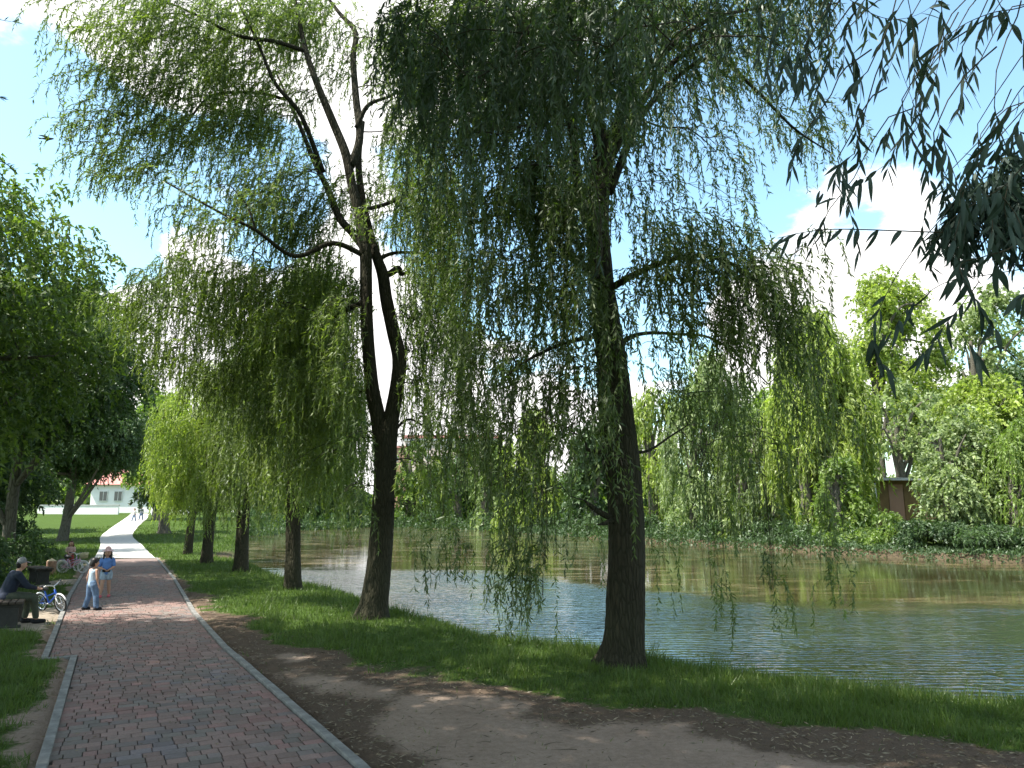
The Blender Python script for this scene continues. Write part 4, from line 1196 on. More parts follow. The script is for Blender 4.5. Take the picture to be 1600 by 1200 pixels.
for p, d in zip(bl_p, bl_d):
    L_, W_ = fx.uniform(.07, .11), fx.uniform(.013, .020)
    zz = unit(np.array([[fx.uniform(-.7, .7), -1.0, fx.uniform(-.3, .6)]]))[0]; yy = unit(np.cross(zz, d)[None])[0]; zz = np.cross(d, yy); cv = fx.uniform(.05, .4)
    for f, w in ((0, .1), (.2, .75), (.45, 1.0), (.7, .7), (1, .02)):
        c = p + d * L_ * f + np.array([0, 0, -1]) * cv * L_ * f * f
        V += [c - yy * W_ * .5 * w, c + yy * W_ * .5 * w]
    Fc += [(off + 2 * q, off + 2 * q + 1, off + 2 * q + 3, off + 2 * q + 2) for q in range(4)]; off += 10
tag(link('crown', np_mesh('crown', V, Fc, True, np.repeat([.2 + .5 * fx.random() for _ in bl_p], 10)), M['sprig_leaf'], near_tree, local=False), kind='stuff')
tag(link('twigs', tubes_mesh('twigs', tw, sides=4, cap=False), M['twig'], near_tree, local=False), kind='stuff')
# the dense bunch of leaves farther up the same bough
cl = [(np.array(at(1545, 300, 3.3)), np.array([.17, .2, .17]), 1.0), (np.array(at(1590, 350, 3.2)), np.array([.16, .2, .2]), 1.0), (np.array(at(1580, 250, 3.4)), np.array([.14, .2, .12]), .7),
      (np.array(at(1500, 340, 3.4)), np.array([.10, .2, .13]), .45), (np.array(at(1630, 300, 3.1)), np.array([.2, .3, .25]), 1.0)]
P, Dn, tint, _ = strands(np.array([c[0] for c in cl]), np.array([c[1] for c in cl]), np.array([int(44 * c[2]) for c in cl]), .22, step_n=5, lpm=70, droop=1.2)
n = len(P)
tag(link('crown', leaf_mesh('crown', P, unit(Dn * .5 + rng.normal(size=(n, 3)) * .5 + np.array([0, 0, -.7])), rng.uniform(.06, .11, n), rng.uniform(.013, .019, n), tint * .5), M['sprig_leaf'], near_tree, local=False), kind='stuff')

# broad-leaved trees along the left of the path
def round_tree(label, base, top, R_, leaf, seed, leafL=.10, leafW=.055, dens=13, lpm=16, group=None, nblob=40, tri=True, zlo=.3, lean=(0, 0), name='broadleaf_tree', cat='tree', w=.2, twig_n=3, bark='bark_far', length=.6,
               droop=.45, hang=.15, ry=None, skip=None, shape=1.0, nl=8):
    g = np.random.default_rng(seed); b = np.array(base, dtype=float); H = top - b[2]; ry = ry or R_
    tp = [b + np.array([lean[0] * f + .15 * math.sin(4 * f + seed), lean[1] * f + .1 * math.cos(3 * f), H * .85 * f]) for f in np.linspace(-.02, 1, 7)]
    tr = [w * v for v in (1.25, 1, .9, .75, .55, .35, .15)]
    limbs = []; c0 = b + np.array([lean[0], lean[1], 0])
    for i in range(nl):
        th = i * 2.4 + seed; a = tp[1 + i % 5]; f = g.uniform(.5, .85)
        e = c0 + np.array([math.cos(th) * R_ * f, math.sin(th) * ry * f, H * g.uniform(zlo + .15, .9)])
        limbs.append(([a, (a * .45 + e * .55) + np.array([0, 0, -.03 * H]), e], [w * .45, w * .25, w * .08]))
    blobs = []
    zc_, rz_ = b[2] + H * (zlo + 1) / 2, H * (1 - zlo) / 2
    while len(blobs) < nblob:
        q = unit(g.normal(size=(1, 3)))[0] * (g.random() ** .4)
        q[:2] *= (1 - .25 * shape * max(0, q[2]))
        c = np.array([c0[0] + q[0] * R_ * .86, c0[1] + q[1] * ry * .86, zc_ + q[2] * rz_ * .9])
        if skip is not None and skip(c): continue
        s = g.uniform(.7, 1.3)
        blobs.append((c, np.array([R_ * .27 * s, R_ * .27 * s, R_ * .20 * s]), g.uniform(.6, 1.35)))
    return make_tree(name, label, cat, group, b, (tp, tr), limbs, blobs, leaf, bark, leafL, leafW, length, lpm, dens, droop=droop, sides=14, rough=.06, flare=.3, trunk_n=30, twig_n=twig_n, twig_r=.018,
                     seed=seed, tri=tri, hang=hang, center=b + np.array([lean[0], lean[1], H * .55]))

def gpt(x, y): return np.array([x, y, tz(x, y)])
LG = 'broadleaf trees left of the path'
outside_view = lambda c: ((c[0] + 2.9) / max(c[1], .1) > -0.72 and c[1] > -1.5 and c[2] < 3.9 + .80 * max(0, c[1]))
round_tree('unseen leafy tree close beside the camera, its crown shaped to shade the path', gpt(-6.8, 3.4), 13.5, 5.8, 'dark_leaf', 41, leafL=.20, leafW=.11, dens=16, lpm=11, group=LG, nblob=110, zlo=.38, nl=0, skip=outside_view)  # never in view; crown raised and thickened to cast shade on the path
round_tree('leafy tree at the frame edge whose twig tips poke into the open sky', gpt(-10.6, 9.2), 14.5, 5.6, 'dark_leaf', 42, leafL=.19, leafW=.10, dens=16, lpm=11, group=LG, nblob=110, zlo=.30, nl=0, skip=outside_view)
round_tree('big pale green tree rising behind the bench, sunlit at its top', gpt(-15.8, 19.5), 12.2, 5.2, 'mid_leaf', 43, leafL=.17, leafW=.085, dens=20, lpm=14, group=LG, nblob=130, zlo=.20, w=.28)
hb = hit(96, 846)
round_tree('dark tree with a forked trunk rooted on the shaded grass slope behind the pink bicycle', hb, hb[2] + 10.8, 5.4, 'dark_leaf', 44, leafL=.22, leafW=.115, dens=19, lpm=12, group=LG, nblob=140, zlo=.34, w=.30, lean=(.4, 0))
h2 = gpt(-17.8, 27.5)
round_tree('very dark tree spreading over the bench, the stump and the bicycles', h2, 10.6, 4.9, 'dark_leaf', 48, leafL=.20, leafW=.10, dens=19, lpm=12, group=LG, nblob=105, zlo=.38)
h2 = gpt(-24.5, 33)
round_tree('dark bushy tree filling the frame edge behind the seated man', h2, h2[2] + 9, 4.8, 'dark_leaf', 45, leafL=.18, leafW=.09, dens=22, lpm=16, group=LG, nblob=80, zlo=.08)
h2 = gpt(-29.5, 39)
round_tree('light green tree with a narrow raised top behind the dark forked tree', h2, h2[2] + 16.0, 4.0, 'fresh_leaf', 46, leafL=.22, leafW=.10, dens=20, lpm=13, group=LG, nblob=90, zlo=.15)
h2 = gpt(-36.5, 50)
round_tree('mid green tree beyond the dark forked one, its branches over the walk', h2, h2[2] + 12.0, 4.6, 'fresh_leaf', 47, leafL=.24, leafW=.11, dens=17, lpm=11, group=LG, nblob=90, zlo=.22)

edge_tree = bpy.data.objects['broadleaf_tree.001']
tw = []; Pl = []; Dl = []
for pl in ([(-160, 60), (-70, 120), (-12, 148), (4, 154)], [(-160, 200), (-60, 240), (0, 252), (22, 266)], [(-150, 250), (-70, 280), (-8, 300)], [(-170, 0), (-60, 20), (18, 34)]):
    pts = catmull([at(p[0], p[1], 6.5) for p in pl], 14); tw.append((pts, list(np.linspace(.012, .002, 14))))
    for k in range(6, 14):
        for s_ in (-1, 1):
            Pl.append(pts[k]); Dl.append(unit((np.array([.8, random.uniform(-.4, .4), s_ * random.uniform(.2, .8) - .35]))[None])[0])
tw.append(([at(-160, 60, 6.5), np.array([-8.0, 7.6, 7.6]), np.array([-10.4, 9.2, 7.0])], [.012, .02, .03]))
for q in ((-160, 200), (-150, 250), (-170, 0)): tw.append(([at(q[0], q[1], 6.5), np.array([-8.0, 7.6, 7.6])], [.012, .02]))
tag(link('twigs', tubes_mesh('twigs', tw, sides=5, cap=False), M['twig'], edge_tree, local=False), kind='stuff')
n = len(Pl)
tag(link('leaves', leaf_mesh('leaves', np.array(Pl), np.array(Dl), rng.uniform(.05, .08, n), rng.uniform(.010, .014, n), np.full(n, .2)), M['near_leaf'], edge_tree, local=False), kind='stuff')
# bushes at the foot of the slope
def shrub(label, base, R_, H, leaf, seed, group, leafL=.1, leafW=.05, dens=14, lpm=14, nblob=16, name='shrub', ry=None):
    g = np.random.default_rng(seed); b = np.array(base, dtype=float); ry = ry or R_
    stems = [(np.array([b + np.array([0, 0, -.05]), b + np.array([math.cos(i * 1.9) * R_ * .25, math.sin(i * 1.9) * ry * .25, H * .35]), b + np.array([math.cos(i * 1.9) * R_ * .5, math.sin(i * 1.9) * ry * .5, H * .7])]), [.03, .02, .008]) for i in range(5)]
    blobs = []
    for i in range(nblob):
        q = unit(g.normal(size=(1, 3)))[0] * (g.random() ** .4)
        blobs.append((b + np.array([q[0] * R_ * .8, q[1] * ry * .8, H * (.42 + .42 * q[2])]), np.array([R_ * .32, ry * .32, H * .2]), g.uniform(.6, 1.3)))
    root = empty(name, b, 0, label, 'shrub', group)
    link('stem', tubes_mesh('stem', stems, sides=5), M['bark_far'], root, local=False)
    C = np.array([x[0] for x in blobs]); Rr = np.array([x[1] for x in blobs]); dn = np.array([x[2] for x in blobs])
    P, Dn, tint, _ = strands(C, Rr, np.maximum(2, (dens * dn * 3.1 * Rr[:, 0] * Rr[:, 2]).astype(int)), .35 * min(1.6, H), step_n=5, droop=.5, lpm=lpm, g=g, out_from=b)
    n = len(P); P[:, 2] = np.maximum(P[:, 2], b[2] + .03)
    tag(link('foliage', leaf_mesh('foliage', P, unit(Dn + g.normal(size=(n, 3)) * .8), leafL * g.uniform(.6, 1.3, n), leafW * g.uniform(.7, 1.3, n), tint, tri=True), M[leaf], root, local=False), kind='stuff')
    return root
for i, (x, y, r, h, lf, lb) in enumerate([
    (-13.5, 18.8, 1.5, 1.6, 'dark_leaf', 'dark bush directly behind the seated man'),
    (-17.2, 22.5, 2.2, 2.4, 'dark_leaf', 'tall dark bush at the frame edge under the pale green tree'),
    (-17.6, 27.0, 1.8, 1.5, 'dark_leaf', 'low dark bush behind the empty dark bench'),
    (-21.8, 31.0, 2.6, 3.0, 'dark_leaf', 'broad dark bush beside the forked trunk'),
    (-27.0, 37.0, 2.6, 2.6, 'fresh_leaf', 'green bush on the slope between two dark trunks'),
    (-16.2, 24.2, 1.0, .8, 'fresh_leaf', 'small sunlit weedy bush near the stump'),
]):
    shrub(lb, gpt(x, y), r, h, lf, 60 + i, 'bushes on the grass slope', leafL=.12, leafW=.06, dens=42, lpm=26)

# ------------------------------------------------------------------ trees beyond the walk and across the pond
def far(px, Y, top, xl, xr, bot, label, seed, leaf, kind='weep', n=34, dens=3.2, L=.33, Wd=.135, name=None, lean=0, group='trees across the pond', w=14, depth=None, lpm=6, length=2.2, sparse=1.0):
    x = ray(px, 820)[0] / ray(px, 820)[1] * Y
    b = gpt(x, Y)
    k = Y / 55.0
    if kind == 'weep':
        return auto_willow(px, 0, w, top, bot, xl, xr, label, seed, leaf=leaf, leafL=L * k, leafW=Wd * k * .8, dens=dens * 3.6 / k / k * sparse, lpm=lpm / k * 1.7, name=name or 'willow_tree', group=group, base=b,
                           length=length, tri=True, nblob=n, depth=depth, lean=lean, bark='bark_far')
    return auto_willow(px, 0, w, top, bot, xl, xr, label, seed, leaf=leaf, leafL=L * k * .8, leafW=Wd * k * 1.5, dens=dens * 4.6 / k / k * sparse, lpm=lpm / k * 1.7, name=name or 'broadleaf_tree', group=group, base=b,
                       length=1.0 * k, tri=True, nblob=n, depth=depth, lean=lean, bark='bark_far', droop=.4, hang=.12, cat='tree')

G_ = 'trees across the pond'
far(838, 99, 645, 782, 895, 830, 'brilliant yellow green weeping willow across the pond, between the two big trunks', 70, 'yellow_leaf', n=44, depth=4)
far(640, 142, 694, 600, 690, 826, 'distant green tree at the far end of the pond beside the forked willow trunk', 71, 'fresh_leaf', 'round', n=34)
far(715, 128, 704, 672, 770, 828, 'low rounded green tree at the far shore below the apartment block', 72, 'dark_leaf', 'round', n=34)
far(760, 112, 700, 735, 800, 828, 'grey green tree at the far shore touching the bright yellow green willow', 73, 'silver_leaf', 'round', n=30)
far(930, 88, 668, 880, 1000, 840, 'dark green tree across the pond directly behind the biggest trunk', 74, 'dark_leaf', 'round', n=40)
far(1085, 66, 560, 1035, 1165, 858, 'pale weeping willow across the pond with a twisted visible trunk', 75, 'silver_leaf', n=46, w=11, sparse=.9)
far(1020, 78, 600, 975, 1060, 846, 'yellowish tree across the pond peeping out beside the biggest trunk', 76, 'yellow_leaf', n=34)
far(1160, 60, 640, 1120, 1225, 864, 'mid green weeping tree across the pond next to the pale twisted willow', 77, 'curtain_leaf', n=40)
far(1262, 54, 492, 1195, 1334, 874, 'largest willow of the far bank, bright yellow green top and foliage down to the water', 78, 'yellow_leaf', n=72, L=.36, Wd=.15, sparse=.72, w=16)
far(1312, 50, 715, 1278, 1342, 868, 'low green tree on the far bank in front of the white wall', 79, 'fresh_leaf', 'round', n=26)
far(1385, 78, 428, 1310, 1465, 720, 'tall feathery pale poplar rising behind the flat roofed building', 80, 'yellow_leaf', 'round', n=46, sparse=.75, name='poplar_tree')
far(1545, 82, 455, 1465, 1625, 640, 'thin airy tree with bare forks against the cloud at the frame edge', 81, 'silver_leaf', 'round', n=40, sparse=.5, name='poplar_tree')
far(1412, 68, 600, 1345, 1485, 720, 'tree with a dark trunk and arching bare boughs over the flat roof', 82, 'silver_leaf', 'round', n=22, sparse=.55)
far(1482, 44, 640, 1432, 1545, 876, 'silvery willow hanging down to the water in front of the ochre wall', 83, 'silver_leaf', 'round', n=60, L=.34, Wd=.12, sparse=.8, name='willow_tree')
far(1545, 48, 600, 1448, 1612, 800, 'bushy yellow green tree above the silvery willow', 84, 'yellow_leaf', 'round', n=60)
far(1592, 60, 568, 1550, 1650, 760, 'dark green tree top standing behind the bushy yellow green one', 85, 'dark_leaf', 'round', n=40)
far(1590, 42, 660, 1530, 1690, 862, 'tree with a forked dark trunk at the waterside on the frame edge', 86, 'fresh_leaf', n=36)
far(1760, 46, 520, 1655, 1880, 850, 'wide willow on the far bank just outside the frame', 87, 'curtain_leaf', n=50, sparse=.35)
far(1215, 92, 600, 1130, 1300, 800, 'pale tree seen between and behind the far bank willows', 88, 'fresh_leaf', 'round', n=40)
far(1500, 95, 600, 1400, 1600, 780, 'wide mid green tree behind the ochre building', 89, 'curtain_leaf', 'round', n=44)
GB = 'trees around the white house'
far(245, 74, 610, 214, 290, 770, 'bright green tree beside the white house, over the end of the walk', 90, 'fresh_leaf', 'round', n=44, group=GB)
far(258, 60, 690, 232, 300, 800, 'darker green tree behind the last weeping willow', 91, 'dark_leaf', 'round', n=34, group=GB)
far(150, 96, 640, 80, 215, 772, 'green tree rising behind the pink roof', 92, 'fresh_leaf', 'round', n=44, group=GB)
far(320, 118, 650, 262, 392, 806, 'wide green tree in the distance behind the row of weeping willows', 93, 'curtain_leaf', 'round', n=44, group=GB)
far(470, 135, 690, 400, 560, 815, 'far dark green tree seen under the willow curtains', 94, 'dark_leaf', 'round', n=44, group=GB)
far(0, 60, 650, -60, 60, 780, 'shaded green tree far up the slope at the frame edge', 95, 'dark_leaf', 'round', n=44, group=GB)

# far-off wood closing the view
def wood(name, y0, y1, x0, x1, h, n, L, Wd, leaf, seed, edge=None):
    g = np.random.default_rng(seed)
    x = g.uniform(x0, x1, n); y = g.uniform(y0, y1, n)
    hh = h * (0.72 + 0.16 * np.sin(x * .13 + seed) + .12 * np.sin(x * .31 + 2) + .08 * np.sin(x * .77))
    z = hh * g.random(n) ** .75
    P = np.stack([x, y, z + np.array(terrain(x, y, False)) * 1.0], -1)
    c = .5 + .5 * np.sin(x * .5 + np.sin(z * .9)) * np.sin(z * .8 + y * .4)
    tag(link(name, leaf_mesh(name, P, unit(g.normal(size=(n, 3))), g.uniform(.6, 1.2, n) * L, g.uniform(.6, 1.2, n) * Wd, np.clip(.2 + .5 * c + .2 * g.random(n), 0, 1), tri=True), M[leaf]), kind='stuff')
def undergrowth():
    poly = np.array([on_plane(*p, WATER_Z)[:2] for p in far_edge_px] + [np.array((48., 37.))])
    g = np.random.default_rng(9); n = 52000
    seg = poly[1:] - poly[:-1]; Ls = np.linalg.norm(seg, axis=1) / np.linalg.norm(poly[1:] + 1e-6, axis=1)
    i = g.choice(len(seg), n, p=Ls / Ls.sum()); f = g.random(n); p = poly[i] + seg[i] * f[:, None]
    nr = np.stack([-seg[i][:, 1], seg[i][:, 0]], 1); nr = unit(nr); nr = np.where((nr[:, 1] < 0)[:, None], -nr, nr)
    off = g.random(n) * 4.2 - .9; p = p + nr * off[:, None]
    x, y = p[:, 0], p[:, 1]
    lump = (.5 + .5 * np.sin(x * .8 + 2 * np.sin(y * .5)) * np.sin(y * .7 + x * .3)) * (.6 + .4 * np.sin(x * 2.9 + y))
    z = np.maximum(terrain(x, y, False), WATER_Z - .05) + g.random(n) * (.03 + 1.5 * lump ** 1.5) * sstep(-1.5, .1, off) * (1 + .006 * y)
    k = np.hypot(x, y) / 55
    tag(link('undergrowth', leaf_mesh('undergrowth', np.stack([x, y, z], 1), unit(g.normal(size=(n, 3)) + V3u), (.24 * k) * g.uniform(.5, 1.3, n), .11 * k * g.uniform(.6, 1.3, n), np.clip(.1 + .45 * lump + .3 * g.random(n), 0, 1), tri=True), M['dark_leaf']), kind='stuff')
V3u = np.array([0, 0, .5])
undergrowth()
wood('woodland', 172, 196, -190, 230, 11.5, 36000, 2.3, 1.5, 'fresh_leaf', 3)

# low growth along the far waterline
ws = [(1010, 71, 2.6, 2.2, 'dark_leaf', 'dark bush at the far waterline beside the biggest trunk'), (1060, 66.5, 1.9, 1.7, 'fresh_leaf', 'green waterside bush under the pale twisted willow'),
      (1130, 60.5, 2.3, 2.0, 'dark_leaf', 'dark bush leaning over the water under the mid green weeping tree'), (1195, 57.5, 2.0, 1.6, 'dark_leaf', 'dark low bush where the largest far willow begins'),
      (1330, 48.0, 2.0, 1.3, 'fresh_leaf', 'leafy green bush below the white wall'), (1390, 46.0, 2.4, 2.1, 'fresh_leaf', 'weedy bush with yellow tips below the ochre wall'),
      (1428, 44.0, 2.0, 2.0, 'dark_leaf', 'dark bush below the corner of the ochre wall'), (1530, 41.5, 2.4, 1.7, 'dark_leaf', 'dark hedge like bush at the waterline beyond the silvery willow'),
      (1590, 40.5, 2.3, 1.5, 'dark_leaf', 'dark waterline bush under the forked trunk at the frame edge'), (950, 80, 2.8, 2.2, 'dark_leaf', 'bush on the far shore just past the biggest trunk'),
      (870, 92, 3.0, 1.9, 'dark_leaf', 'dark shore bush under the brilliant yellow green willow'), (780, 108, 3.4, 2.2, 'dark_leaf', 'shore bush beneath the grey green tree'),
      (690, 124, 3.6, 2.6, 'dark_leaf', 'far shore bush seen through the trailing willow shoots'), (620, 138, 3.8, 2.4, 'fresh_leaf', 'lighter bush at the distant corner of the pond'),
      (1265, 51.5, 2.4, 1.5, 'dark_leaf', 'dark bush at the foot of the largest far willow')]
for i, (px, Y_, r, h, lf, lb) in enumerate(ws):
    x = ray(px, 820)[0] / ray(px, 820)[1] * Y_; b = gpt(x, Y_); b[2] = max(b[2], WATER_Z + .1); k = Y_ / 55
    shrub(lb, b, r, h, lf, 120 + i, 'bushes along the far waterline', leafL=.24 * k, leafW=.13 * k, dens=36 / k / k, lpm=16 / k, nblob=14)

# ------------------------------------------------------------------ buildings
M['white_wall'] = plain('white render', (0.72, 0.71, 0.69), 0.85, var=.05, sc=1.2)
M['cream_wall'] = plain('cream render', (0.60, 0.50, 0.42), 0.85, var=.06, sc=.8)
M['pink_wall'] = plain('salmon render', (0.36, 0.21, 0.15), 0.85, var=.07, sc=.8)
M['ochre_wall'] = plain('ochre boards', (0.20, 0.125, 0.055), 0.8, var=.18, sc=2.0)
M['roof_tile'] = plain('faded red roof tile', (0.42, 0.19, 0.17), 0.8, var=.15, sc=2.5)
M['grey_roof'] = plain('pale roof sheet', (0.42, 0.42, 0.42), 0.6, var=.1, sc=1.0)
M['glass'] = plain('window glass', (0.05, 0.06, 0.075), 0.12, var=.1, sc=1, spec=.8)
M['frame_white'] = plain('white window frame', (0.62, 0.62, 0.60), 0.5, var=.03)
M['dark_door'] = plain('grey door', (0.12, 0.13, 0.14), 0.5, var=.1)

def window(parent, c, w, h, rz=0.0, me_cache={}):
    key = (round(w, 2), round(h, 2))
    f = box('window', (0, 0, 0), (w, .10, h), M['frame_white'], parent); f.location = c
    p = box('pane', (-w * .235, -.053, 0), (w * .40, .02, h * .86), M['glass'], f)
    p = box('pane', (w * .235, -.053, 0), (w * .40, .02, h * .86), M['glass'], f)
    return f

# white house with the faded red roof
Yh = 88.0
xh = at(205, 790, Yh)[0]; zh = tz(xh, Yh)
house = empty('house', (xh, Yh, zh), 0, 'white house with a faded pinkish red roof at the end of the walk', 'house')
box('wall', (-.3, 4, 1.55), (9.0, 7.8, 3.5), M['white_wall'], house)
bm = bmesh.new()
v = [bm.verts.new(p) for p in [(-5.4, -.5, 3.2), (4.8, -.5, 3.2), (4.8, 8.5, 3.2), (-5.4, 8.5, 3.2), (-3.9, 4, 5.2), (3.4, 4, 5.2)]]
for f in [(0, 1, 5, 4), (1, 2, 5), (2, 3, 4, 5), (3, 0, 4), (3, 2, 1, 0)]: bm.faces.new([v[i] for i in f])
rf = bm_obj('roof', bm, M['roof_tile'], house)
box('chimney', (1.6, 4.2, 5.3), (.5, .5, .9), M['cream_wall'], rf)
for xx in (-3.3, -1.6, 0.9): window(house, (xx, -.02 + .06, 1.9), .95, 1.2)
box('door', (3.1, .05, 1.05), (1.0, .14, 2.1), M['dark_door'], house)

# low white garden walls either side of the walk
for (xa, xb, lb) in ((60, 186, 'low white garden wall running from the dark trees to the walk'), (238, 300, 'low white garden wall between the walk and the last willow')):
    Yw_ = 83.0; a, b = at(xa, 790, Yw_)[0], at(xb, 790, Yw_)[0]; z0 = tz((a + b) / 2, Yw_)
    w_ = empty('garden_wall', ((a + b) / 2, Yw_, z0), 0, lb, 'wall', 'garden walls by the white house')
    box('wall_panel', (0, 0, .42), (b - a, .22, 1.0), M['white_wall'], w_)
    box('coping', (0, 0, .96), (b - a + .1, .32, .09), M['grey_roof'], w_)

# flat roofed ochre building on the far bank
Yo = 58.0
def bx_px(px): return at(px, 790, Yo)[0]
x0, x1 = bx_px(1368), bx_px(1530); z1 = at(1420, 751, Yo)[2]; zb = tz((x0 + x1) / 2, Yo)
ob = empty('flat_roofed_building', ((x0 + x1) / 2, Yo, zb), R(-4), 'low ochre boarded building with a pale flat roof behind the far bank trees', 'building')
hw = x1 - x0; hh = z1 - zb
box('wall', (0, 3, hh / 2), (hw, 6, hh), M['ochre_wall'], ob)
box('roof', (-.5, 2.9, hh + .10), (hw + 2.2, 7.4, .20), M['grey_roof'], ob)
npan = 7
for i in range(npan):
    box('panel', (-hw / 2 + hw * (i + .5) / npan, -.03, hh * .5), (hw / npan - .07, .05, hh * .86), M['ochre_wall'] if i % 2 == 0 else M['pink_wall'], ob)
wx0, wx1 = bx_px(1344), bx_px(1367)
ww = empty('white_wall', ((wx0 + wx1) / 2, Yo - .3, zb), 0, 'short sunlit white wall butting against the ochre building', 'wall')
box('wall_panel', (0, 0, (z1 - zb) * .5 - .15), (wx1 - wx0, .3, z1 - zb - .3), M['white_wall'], ww)
box('coping', (0, 0, z1 - zb - .26), (wx1 - wx0 + .08, .4, .08), M['grey_roof'], ww)
x0, x1 = at(1545, 785, 56)[0], at(1660, 785, 56)[0]; z0 = tz(x0, 56); z1 = at(1570, 762, 56)[2]
pw = empty('salmon_building', ((x0 + x1) / 2, 56, z0), 0, 'low salmon walled building behind the forked trunk at the frame edge', 'building')
box('wall', (0, 2.5, (z1 - z0) / 2), (x1 - x0, 5, z1 - z0), M['pink_wall'], pw)
box('roof', (0, 2.5, z1 - z0 + .08), (x1 - x0 + .6, 5.6, .16), M['grey_roof'], pw)
for dx in (-1.6, 1.2): window(pw, (dx, .02, (z1 - z0) * .55), .9, .9)

# apartment block behind the middle trees
Ya = 190.0
x0, x1 = at(628, 700, Ya)[0], at(782, 700, Ya)[0]; z1 = at(700, 682, Ya)[2]; z0 = 0.3
ap = empty('apartment_block', ((x0 + x1) / 2, Ya + 4, z0), 0, 'pale pink apartment block far behind the pond between the two big willows', 'building')
aw, ah = x1 - x0, z1 - z0
M['flat_pink'] = plain('pale pink render', (0.62, 0.50, 0.45), 0.85, var=.06, sc=.3)
box('wall', (0, 5, ah / 2), (aw, 10, ah), M['flat_pink'], ap)
box('roof', (0, 5, ah + .35), (aw + 1.2, 11.2, .7), M['roof_tile'], ap)
box('cornice', (0, -.2, ah - .55), (aw + .3, .5, .4), M['frame_white'], ap)
nf = max(3, int(ah / 3.0))
f0 = p0 = None
for fl in range(nf):
    for i in range(10):
        c = (-aw / 2 + aw * (i + .5) / 10, 0.0, ah - 2.1 - 3.0 * fl)
        if f0 is None:
            f0 = window(ap, c, 1.3, 1.5); kids = list(f0.children)
        else:
            f = f0.copy(); COL.objects.link(f); f.location = c
            for kd in kids:
                q = kd.copy(); COL.objects.link(q); q.parent = f
x0, x1 = at(585, 720, 168)[0], at(632, 720, 168)[0]; z1 = at(610, 700, 168)[2]
bb = empty('brick_house', ((x0 + x1) / 2, 168, .3), 0, 'orange brick house end showing beside the forked willow trunk', 'house')
box('wall', (0, 4, (z1 - .3) / 2), (x1 - x0, 8, z1 - .3), M['pink_wall'], bb)
box('roof', (0, 4, z1 - .1), (x1 - x0 + .8, 8.8, .4), M['roof_tile'], bb)
for dx in (-1.6, 1.4): window(bb, (dx, 0, z1 - 2.6), 1.1, 1.3)

# ------------------------------------------------------------------ people
def solid(name, caps, material, parent, voxel=.0105, smooth_n=2):
    """tapered capsules fused into one continuous skin"""
    bm = bmesh.new()
    for p0, r0, p1, r1 in caps:
        p0, p1 = Vector(p0), Vector(p1)
        for p, r in ((p0, r0), (p1, r1)):
            bmesh.ops.create_icosphere(bm, subdivisions=2, radius=r, matrix=Matrix.Translation(p))
        d = p1 - p0
        if d.length > 1e-4:
            m = Matrix.Translation((p0 + p1) / 2) @ d.to_track_quat('Z', 'Y').to_matrix().to_4x4()
            bmesh.ops.create_cone(bm, cap_ends=True, segments=14, radius1=r0, radius2=r1, depth=d.length, matrix=m)
    me = bpy.data.meshes.new(name); bm.to_mesh(me); bm.free()
    o = bpy.data.objects.new(name, me); COL.objects.link(o)
    md = o.modifiers.new('r', 'REMESH'); md.mode = 'VOXEL'; md.voxel_size = voxel; md.use_smooth_shade = True
    ms = o.modifiers.new('s', 'SMOOTH'); ms.iterations = smooth_n; ms.factor = .5
    dg = bpy.context.evaluated_depsgraph_get()
    me2 = bpy.data.meshes.new_from_object(o.evaluated_get(dg)); me2.name = name
    bpy.data.objects.remove(o); bpy.data.meshes.remove(me)
    me2.materials.clear()
    me2.polygons.foreach_set('use_smooth', np.ones(len(me2.polygons), dtype=bool))
    return link(name, me2, material, parent)

M['skin'] = plain('skin', (0.42, 0.24, 0.17), 0.55, var=.06, sc=12)
M['hair_black'] = plain('black hair', (0.012, 0.010, 0.010), 0.45, var=.2, sc=40)
M['hair_brown'] = plain('brown hair', (0.075, 0.030, 0.018), 0.5, var=.25, sc=40)
M['eye'] = plain('dark eye', (0.02, 0.015, 0.012), 0.2)
M['lip'] = plain('lip', (0.30, 0.10, 0.09), 0.5)
def cloth(name, c, var=.10): M[name] = plain(name, c, .88, var=var * 2.2, sc=9, bump=.6)
cloth('blue shirt', (0.10, 0.20, 0.48)); cloth('denim', (0.10, 0.16, 0.26), .2); cloth('pale denim', (0.30, 0.36, 0.44), .2)
cloth('grey blue vest', (0.36, 0.45, 0.54)); cloth('pink hat cloth', (0.62, 0.40, 0.40)); cloth('sandal red', (0.42, 0.10, 0.12)); cloth('black cloth', (0.018, 0.018, 0.02))
cloth('navy jacket', (0.018, 0.024, 0.042)); cloth('grey cap cloth', (0.20, 0.20, 0.21)); cloth('olive trousers', (0.06, 0.07, 0.05)); cloth('pale pink top', (0.55, 0.36, 0.32))
cloth('cream shirt', (0.58, 0.55, 0.50)); cloth('grey shirt', (0.28, 0.29, 0.32)); cloth('red cloth', (0.35, 0.05, 0.05))

